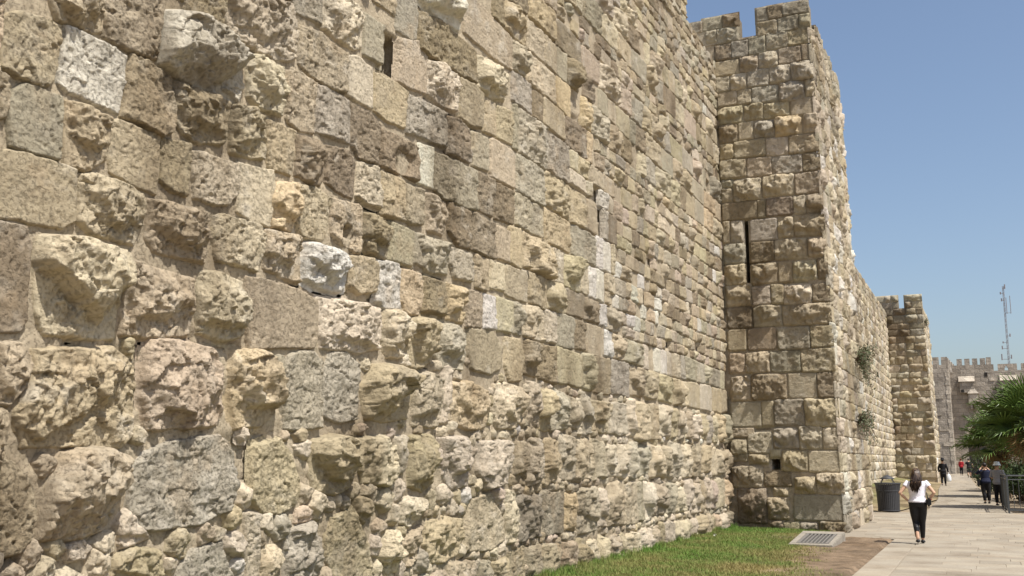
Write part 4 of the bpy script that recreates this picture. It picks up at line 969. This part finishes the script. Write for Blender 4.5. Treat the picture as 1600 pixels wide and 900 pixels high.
def leaf_cloud(name, parent, mat, pts, size, rng, up=.3):
    V = []; F = []
    for p in pts:
        a = Vector((rng.gauss(0, 1), rng.gauss(0, 1), rng.gauss(0, .6)+up)).normalized(); b = a.orthogonal().normalized(); b.rotate(Matrix.Rotation(rng.uniform(0, 6.28), 3, a))
        c = a.cross(b); s = size*rng.uniform(.6, 1.4); o = len(V); p = Vector(p)
        V += [p-b*s, p+c*s*.45, p+b*s, p-c*s*.45]; F.append((o, o+1, o+2, o+3))
    me = bpy.data.meshes.new(name); me.from_pydata([tuple(v) for v in V], [], F); return obj(name, me, mat, parent)
M_SHRUB = plain_mat('shrub_leaf', (.045, .07, .022), .6, .35, 4); M_CAPER = plain_mat('caper_leaf', (.085, .1, .05), .65, .35, 6)
M_TWIG = plain_mat('twig', (.13, .09, .06), .9, .3, 15)
def shrub(label, x, y, rx, ry, h, n, seed):
    rng = random.Random(seed); t = thing('shrub', label, 'shrub', (x, y, 0), group='dark shrubs under the palms'); pts = []; m = MB()
    cl = [(rng.uniform(-rx, rx)*.75, rng.uniform(-ry, ry)*.75, rng.uniform(.25, .8)*h, rng.uniform(.25, .5)*h) for _ in range(16)]
    for k in range(n):
        c = rng.choice(cl); d = Vector((rng.gauss(0, 1), rng.gauss(0, 1), rng.gauss(0, 1))).normalized()*c[3]*rng.random()**.4
        pts.append((c[0]+d.x, c[1]+d.y, max(.04, c[2]+d.z)))
    for c in cl: m.tube([(c[0]*.2, c[1]*.2, 0), (c[0]*.7, c[1]*.7, c[2]*.6), c[:3]], [.03, .02, .006], 5)
    m.build('stems', M_TWIG, t); stuff(leaf_cloud('foliage', t, M_SHRUB, pts, .07, rng))
shrub('dense dark shrub behind the railing at the picture edge', 2.6, 41.6, 1.5, 1.0, 1.5, 5000, 1)
shrub('dark shrub below the low fan palm beside the walkway', 1.35, 51.5, .75, 2.2, 1.8, 5000, 2)
shrub('shrub in the gap between the two nearer palms', 2.3, 47.5, 1.0, 1.6, 2.0, 5000, 3)
shrub('farthest dark shrub along the walkway towards the gate', .75, 66.0, 1.0, 3.5, 2.3, 5000, 8)
def wall_plant(label, y, z, rad, n, seed, x=None, fr='right', flat=1.0):
    rng = random.Random(seed); x0 = XR(z)+.02 if x is None else x
    t = thing('wall_plant', label, 'plant', (x0, y, z), group='plants rooted in the stonework')
    m = MB(); pts = []
    for k in range(40):
        a = rng.uniform(-1.6, 1.6); L = rad*rng.uniform(.5, 1.15); up = rng.uniform(-.9, .75)
        q = [(0, 0, 0), (.35*L*rng.uniform(.5, 1), L*.4*math.sin(a), L*.35*up+.06), (.4*L*rng.uniform(.5, 1.3), L*1.1*math.sin(a), L*up*.8-.12*L)]
        m.tube(q, [.012, .008, .003], 4)
        for j in range(n//40):
            f = rng.uniform(.3, 1); i = 0 if f < .5 else 1; p = Vector(q[i]).lerp(Vector(q[i+1]), (f-.5*i)*2)
            pts.append(p+Vector((rng.gauss(0, .05), rng.gauss(0, .06), rng.gauss(0, .06))))
    m.build('stems', M_TWIG, t); stuff(leaf_cloud('foliage', t, M_CAPER, pts, .034, rng))
wall_plant('larger green caper plant hanging from the side of the near tower', 31.9, 4.7, 1.25, 1000, 3)
wall_plant('smaller sparse caper plant low on the side of the near tower', 31.2, 2.85, 1.0, 560, 4)
wall_plant('tiny plant sprouting high on the edge of the second tower', 82.3, 12.0, .6, 260, 6)
def litter():
    m = MB(); rng = random.Random(3)
    for k in range(3): m.add([(rng.uniform(-.06, .06), rng.uniform(-.06, .06), rng.uniform(0, .06)) for _ in range(4)], [(0, 1, 2), (0, 2, 3), (1, 3, 2)])
    o = m.build('paper_scrap', plain_mat('paper', (.8, .8, .8), .8, .03), None, loc=(-5.55, 23.0, .1)); tag(o, 'crumpled white paper scrap lying on the lawn by the wall', 'litter')
litter()

# ================================================================== people
def remeshed(mb, name, mat, parent, voxel=.016, smooth=2, extra=None):
    o = mb.build(name, mat, None)
    r = o.modifiers.new('r', 'REMESH'); r.mode = 'VOXEL'; r.voxel_size = voxel; r.use_smooth_shade = True
    s = o.modifiers.new('s', 'SMOOTH'); s.factor = .5; s.iterations = smooth
    bpy.context.view_layer.update(); dg = bpy.context.evaluated_depsgraph_get()
    me = bpy.data.meshes.new_from_object(o.evaluated_get(dg)); old = o.data; o.modifiers.clear(); o.data = me; bpy.data.meshes.remove(old)
    if extra is not None:
        bm = bmesh.new(); bm.from_mesh(me); tmp = bpy.data.meshes.new('t'); tmp.from_pydata([tuple(v) for v in extra.v], [], extra.f); bm.from_mesh(tmp); bm.to_mesh(me); bm.free(); bpy.data.meshes.remove(tmp)
        me.polygons.foreach_set('use_smooth', [True]*len(me.polygons))
    if not me.materials: me.materials.append(mat)
    me.name = name; o.name = name; o.parent = parent; return o
SKIN = plain_mat('skin', (.5, .31, .21), .55, .08, 20)
def cloth(name, c, rough=.85): return plain_mat(name, c, rough, .14, 25, .3, .004, src='obj')
def ell(p, d): return [(a+d, b+d) for a, b in p]
TORSO = [(0, 0, .84), (0, -.01, .92), (0, 0, 1.05), (0, .005, 1.2), (0, 0, 1.33), (0, -.005, 1.41), (0, 0, 1.455)]
TR = [(.14, .1), (.168, .118), (.125, .09), (.145, .102), (.165, .1), (.12, .075), (.05, .05)]
def hand(mb, wrist, d, palm_n, s=1.0):
    """palm, four unequal bent fingers and a thumb from the palm's side"""
    w = Vector(wrist); d = Vector(d).normalized(); n = Vector(palm_n); n = (n-d*n.dot(d)).normalized(); side = d.cross(n)
    mb.tube([w, w+d*.04*s, w+d*.085*s], [(.026*s, .016*s), (.04*s, .016*s), (.036*s, .013*s)], 8, side=tuple(side))
    for i, L in enumerate((.065, .078, .072, .055)):
        b = w+d*.08*s+side*(.027-.018*i)*s; q = b+d*L*.5*s+n*.008*s; mb.tube([b, q, q+(d*.6+n*.8).normalized()*L*.5*s], [.0095*s, .009*s, .006*s], 6)
    b = w+d*.03*s+side*.036*s; mb.tube([b, b+(d*.6+side*.8)*.035*s, b+(d*.95+side*.8+n*.3)*.06*s], [.012*s, .0105*s, .007*s], 6)
def person(label, loc, H, rz, legs, arms, top, bottom, hem=.86, top_hem=.9, sleeve=.45, skirt=None, shoe=(.02, .02, .022), hair=(.03, .02, .015), hat=None, longhair=False, wide=1.0, leg_len=1.0, rough=.85, group=None):
    """facing +Y. legs: (hip->ankle offsets) per side; arms: (elbow, wrist, finger direction) per side"""
    k = H/1.7; t = thing('person', label, 'person', loc, rz); t.scale = (k*wide, k*wide, k)
    if group: t['group'] = group
    body = MB(); ext = MB(); trs = MB(); shirt = MB()
    body.tube(TORSO, TR, 16); body.tube([(0, 0, 1.4), (0, .012, 1.5)], [.055, .05], 10)
    body.ball((0, .02, 1.585), (.074, .094, .118), 14, 10); body.tube([(0, .02, 1.50), (0, .075, 1.5)], [(.05, .05), (.03, .02)], 8)
    body.tube([(0, .1, 1.595), (0, .125, 1.565)], [.012, .016], 6); body.tube([(-.02, .105, 1.535), (.02, .105, 1.535)], .009, 6)
    for s in (-1, 1):
        body.ball((s*.075, .015, 1.58), (.014, .022, .032), 8, 6); ext.ball((s*.032, .1, 1.605), .011, 8, 6)
    for s, (kn, an) in zip((-1, 1), legs):
        hip = (s*.085, 0, .88); knee = (s*.085+kn[0], kn[1], .475+kn[2]); ank = (s*.085+an[0], an[1], .085+an[2])
        body.tube([hip, ((hip[0]+knee[0])/2, (hip[1]+knee[1])/2, (hip[2]+knee[2])/2), knee, ((knee[0]+ank[0])/2, (knee[1]+ank[1])/2-.015, (knee[2]+ank[2])/2+.06), ank], [.085, .075, .052, .053, .034], 10)
        body.tube([(ank[0], ank[1]-.04, ank[2]-.045), (ank[0], ank[1]+.05, ank[2]-.05), (ank[0]+s*.01, ank[1]+.15, ank[2]-.065)], [(.034, .034), (.04, .03), (.034, .014)], 8)
        sh = MB(); lift = an[2]
        sh.tube([(ank[0], ank[1]-.07, ank[2]-.05), (ank[0], ank[1]-.03, ank[2]-.04), (ank[0], ank[1]+.06, ank[2]-.048), (ank[0]+s*.01, ank[1]+.14, ank[2]-.062), (ank[0]+s*.012, ank[1]+.185, ank[2]-.068)], [(.02, .03), (.042, .042), (.047, .036), (.046, .02), (.02, .01)], 10)
        remeshed(sh, 'shoe', cloth('shoe_leather', shoe, .5), t, .012, 1)
        e = .016 if skirt is None else .022
        f = leg_len; kk = [hip, ((hip[0]+knee[0])/2, (hip[1]+knee[1])/2, (hip[2]+knee[2])/2), knee, ((knee[0]+ank[0])/2, (knee[1]+ank[1])/2-.015, (knee[2]+ank[2])/2+.06), (ank[0]*.85+knee[0]*.15, ank[1]*.85+knee[1]*.15, ank[2]*.9+knee[2]*.1)]
        rr = [.085+e, .078+e, .055+e, .054+e, .04+e] if rough > .5 else [.085+.01, .077+.01, .053+.008, .054+.006, .037+.006]
        if f < 1: kk, rr = kk[:3], [.1, .095, .085]
        trs.tube(kk, rr, 12)
    trs.tube(TORSO[:3], [(a+.02, b+.02) for a, b in TR[:3]], 16)
    for s, (el, wr, fd) in zip((-1, 1), arms):
        sho = (s*.165, -.005, 1.385); el = Vector(el); wr = Vector(wr)
        body.tube([(s*.11, 0, 1.38), sho, tuple(Vector(sho).lerp(el, .5)), tuple(el), tuple(el.lerp(wr, .35)), tuple(wr)], [.05, .05, .043, .037, .037, .025], 10)
        hand(ext, wr, fd, (-s, .2, -.1))
        cut = Vector(sho).lerp(el, min(1, sleeve/.5)); pl = [(s*.1, 0, 1.375), sho, tuple(cut)]; rl = [.055, .064, .06]
        if sleeve > .55: pl += [tuple(wr)] if sleeve > .9 else []; rl += [.042] if sleeve > .9 else []
        shirt.tube(pl, rl, 10)
    tp = [p for p in TORSO if p[2] >= top_hem-.03 and p[2] < 1.45]; ti = [i for i, p in enumerate(TORSO) if p[2] >= top_hem-.03 and p[2] < 1.45]
    tp = [(0, -.005, top_hem)]+tp; tr = [(TR[ti[0]][0]+.035, TR[ti[0]][1]+.035)]+[(TR[i][0]+.026, TR[i][1]+.026) for i in ti]
    shirt.tube(tp, tr, 18)
    remeshed(body, 'body', SKIN, t, .014, 2, ext)
    remeshed(trs, 'trousers', cloth('trouser_cloth', bottom, rough), t, .014, 2)
    remeshed(shirt, 'top', cloth('top_cloth', top), t, .014, 3)
    HM = cloth('hair_fibre', hair, .45)
    hb = MB(); hb.ball((0, .0, 1.612), (.08, .098, .1), 14, 10)
    if not longhair: remeshed(hb, 'hair', HM, t, .014, 1)
    else:
        rng = random.Random(5)
        hb.tube([(0, -.02, 1.64), (0, -.065, 1.53), (-.01, -.1, 1.4), (-.02, -.12, 1.28)], [(.075, .075), (.085, .06), (.085, .05), (.055, .03)], 14)
        ho = remeshed(hb, 'hair', HM, t, .014, 1); st = MB(); st2 = MB()
        for q in range(130):
            a = rng.uniform(-1.35, 1.35); x = math.sin(a); z0 = 1.68+.03*math.cos(a*1.2)
            e = 1.17+rng.uniform(-.08, .2)+.12*abs(x); y = -.1-.03*math.cos(a)+rng.uniform(-.02, .01)
            (st if rng.random() < .84 else st2).tube([(x*.055, -.05, z0), (x*.084, -.1*math.cos(a)-.012, 1.58), (x*.095+rng.uniform(-.02, .01), y-.03, 1.42), (x*.085+rng.uniform(-.06, .03), y-.045, (1.42+e)/2), (x*.06+rng.uniform(-.07, .02), y-.03, e)], [.012, .013, .014, .012, .003], 5)
        st.build('hair_strands', HM, ho, True); st2.build('lighter_strands', cloth('lighter_hair', (.2, .125, .07), .45), ho, True)
    if hat:
        hm, br, hh, colr = hat; m = MB()
        m.tube([(0, .01, 1.64), (0, .01, 1.655), (0, .01, 1.66), (0, .01, 1.70), (0, .01, 1.64+hh), (0, .01, 1.65+hh)], [br, br*.97, .108, .1, .085, .04], 20)
        if hm == 'bucket':
            m = MB(); m.tube([(0, .01, 1.585), (0, .01, 1.59), (0, .01, 1.645), (0, .01, 1.72), (0, .01, 1.735)], [(br, br*1.05), (br*.97, br), (.102, .115), (.088, .1), (.05, .06)], 20)
        m.build('hat', cloth('hat_cloth', colr, .8), t, True)
    return t
ST = (((0, 0, 0), (0, 0, 0)), ((0, 0, 0), (.0, .0, 0)))
def at_walk(y): return max(0, y-48)*.0055+.006
# woman walking away, hands on hips
w = person('woman with long brown hair in white T-shirt and black leggings, hands on hips', (-1.38, 24.04, .006), 1.58, R(3), (((.015, .07, .01), (.045, -.14, .03)), ((-.02, .05, 0), (-.035, .16, .0))),
    (((-.33, -.09, 1.14), (-.19, -.02, .97), (.6, .55, -.35)), ((.32, -.08, 1.15), (.2, -.02, .97), (-.6, .55, -.35))), (.78, .76, .82), (.012, .012, .014), top_hem=.95, sleeve=.2, longhair=True, hair=(.03, .018, .013), rough=.5, wide=1.13)
bagm = cloth('black_leather', (.014, .014, .015), .45)
m = MB(); m.box(-.05, .05, -.1, .1, -.09, .09)
hb_ = m.build('handbag', bagm, None, bevel=.03, loc=(-1.16, 24.0, .88)); tag(hb_, 'small black handbag at the right hip of the woman in white', 'handbag')
MB().tube([(-.02, -.08, .08), (-.03, -.04, .2), (-.03, .04, .2), (-.02, .08, .08)], .008, 6).build('strap', bagm, hb_)
for s, (dx, dz) in ((1, (.22*.93, .97*.93)),):
    ring = [(.034*math.cos(a), .034*math.sin(a), 0) for a in np.linspace(0, 2*math.pi, 13)]
    br = MB().tube(ring, .008, 6, side=(0, 0, 1), cap=False).build('bracelet', cloth('red_beads', (.5, .03, .05), .4), w, loc=(.235, -.025, 1.0))
# man in black hat
person('man in black coat and broad black hat walking towards the gate', (-2.54, 73, at_walk(73)+.02), 1.7, R(-4), (((0, .06, .0), (.0, -.08, .02)), ((0, .05, 0), (0, .12, 0))),
    (((-.24, -.03, 1.12), (-.24, .05, .86), (0, .15, -1)), ((.25, -.04, 1.12), (.27, .04, .86), (0, .1, -1))), (.012, .012, .014), (.012, .012, .014), top_hem=.72, sleeve=1.0, hat=('brim', .235, .15, (.012, .012, .013)), wide=1.08)
def bag(label, loc, colr, sz, cat='bag'):
    m = MB(); x, y, z = sz; m.tube([(0, 0, -z), (0, 0, -z*.7), (0, 0, z*.3), (0, 0, z*.85), (0, 0, z)], [(x*.7, y*.7), (x, y), (x*.9, y*.9), (x*.5, y*.5), (x*.25, y*.25)], 12)
    o = m.build('carrier_bag', cloth('bag_plastic', colr, .5), None, True, loc=loc); tag(o, label, cat); MB().tube([(0, 0, z), (0, .02, z+.1), (0, -.02, z)], .012, 5).build('handle', o.data.materials[0], o); return o
bag('white carrier bag hanging from the hand of the man in the black hat', (-2.22, 73.03, at_walk(73)+.52), (.75, .78, .8), (.15, .08, .24))
person('man in navy shirt and black trousers raising a camera by the railing', (-.05, 47.5, .006), 1.66, R(8), (((.0, .01, 0), (.03, 0, 0)), ((0, .01, 0), (.0, .03, 0))),
    (((-.3, .1, 1.22), (-.08, .22, 1.5), (.5, .4, .6)), ((.34, .1, 1.2), (.1, .22, 1.5), (-.5, .4, .6))), (.016, .02, .045), (.014, .014, .016), top_hem=.84, sleeve=.45, hair=(.02, .016, .014), wide=1.15)
cm = MB().box(-.06, .06, -.03, .04, -.04, .04).tube([(0, .03, 0), (0, .1, 0)], .032, 10).build('camera', bagm, None, bevel=.006, loc=(-.09, 47.76, 1.5)); tag(cm, 'small black camera held up by the man in the navy shirt', 'camera')
sb = MB().box(-.06, .06, -.15, .15, -.14, .12).build('shoulder_bag', bagm, None, bevel=.03, loc=(-.31, 47.42, .86)); tag(sb, 'black shoulder bag at the left side of the man in navy', 'bag')
MB().tube([(0, -.05, .1), (.12, -.1, .42), (.3, -.06, .58), (.4, .06, .5)], .014, 6).build('strap', bagm, sb)
person('person in white bucket hat and grey shirt behind the railing corner', (.4, 45.4, .006), 1.68, R(-20), (((0, .01, 0), (0, 0, 0)), ((0, .01, 0), (0, .05, 0))),
    (((-.24, .0, 1.12), (-.16, .2, 1.05), (.5, .8, 0)), ((.25, .0, 1.12), (.16, .2, 1.05), (-.5, .8, 0))), (.3, .3, .33), (.018, .017, .018), top_hem=.86, sleeve=.5, hat=('bucket', .15, .1, (.72, .78, .8)), wide=1.1)
person('person in red top and black trousers far along the walkway', (-2.16, 110, at_walk(110)), 1.6, R(5), (((0, .06, 0), (0, -.1, .02)), ((0, .05, 0), (0, .13, 0))),
    (((-.22, -.03, 1.12), (-.2, .1, .93), (0, .6, -.8)), ((.22, -.03, 1.12), (.2, .1, .93), (0, .6, -.8))), (.32, .018, .025), (.014, .014, .016), top_hem=.8, sleeve=1.0, hair=(.2, .012, .018))
person('person in black top and dark shorts beside the one in red', (-1.35, 100, at_walk(100)), 1.66, R(0), (((0, .05, 0), (0, -.06, .01)), ((0, .05, 0), (0, .1, 0))),
    (((-.28, -.02, 1.14), (-.3, .1, .93), (0, .5, -.8)), ((.28, -.02, 1.14), (.3, .1, .93), (0, .5, -.8))), (.02, .018, .02), (.05, .045, .055), top_hem=.84, sleeve=.35, leg_len=.5, hair=(.02, .015, .012), wide=1.1)
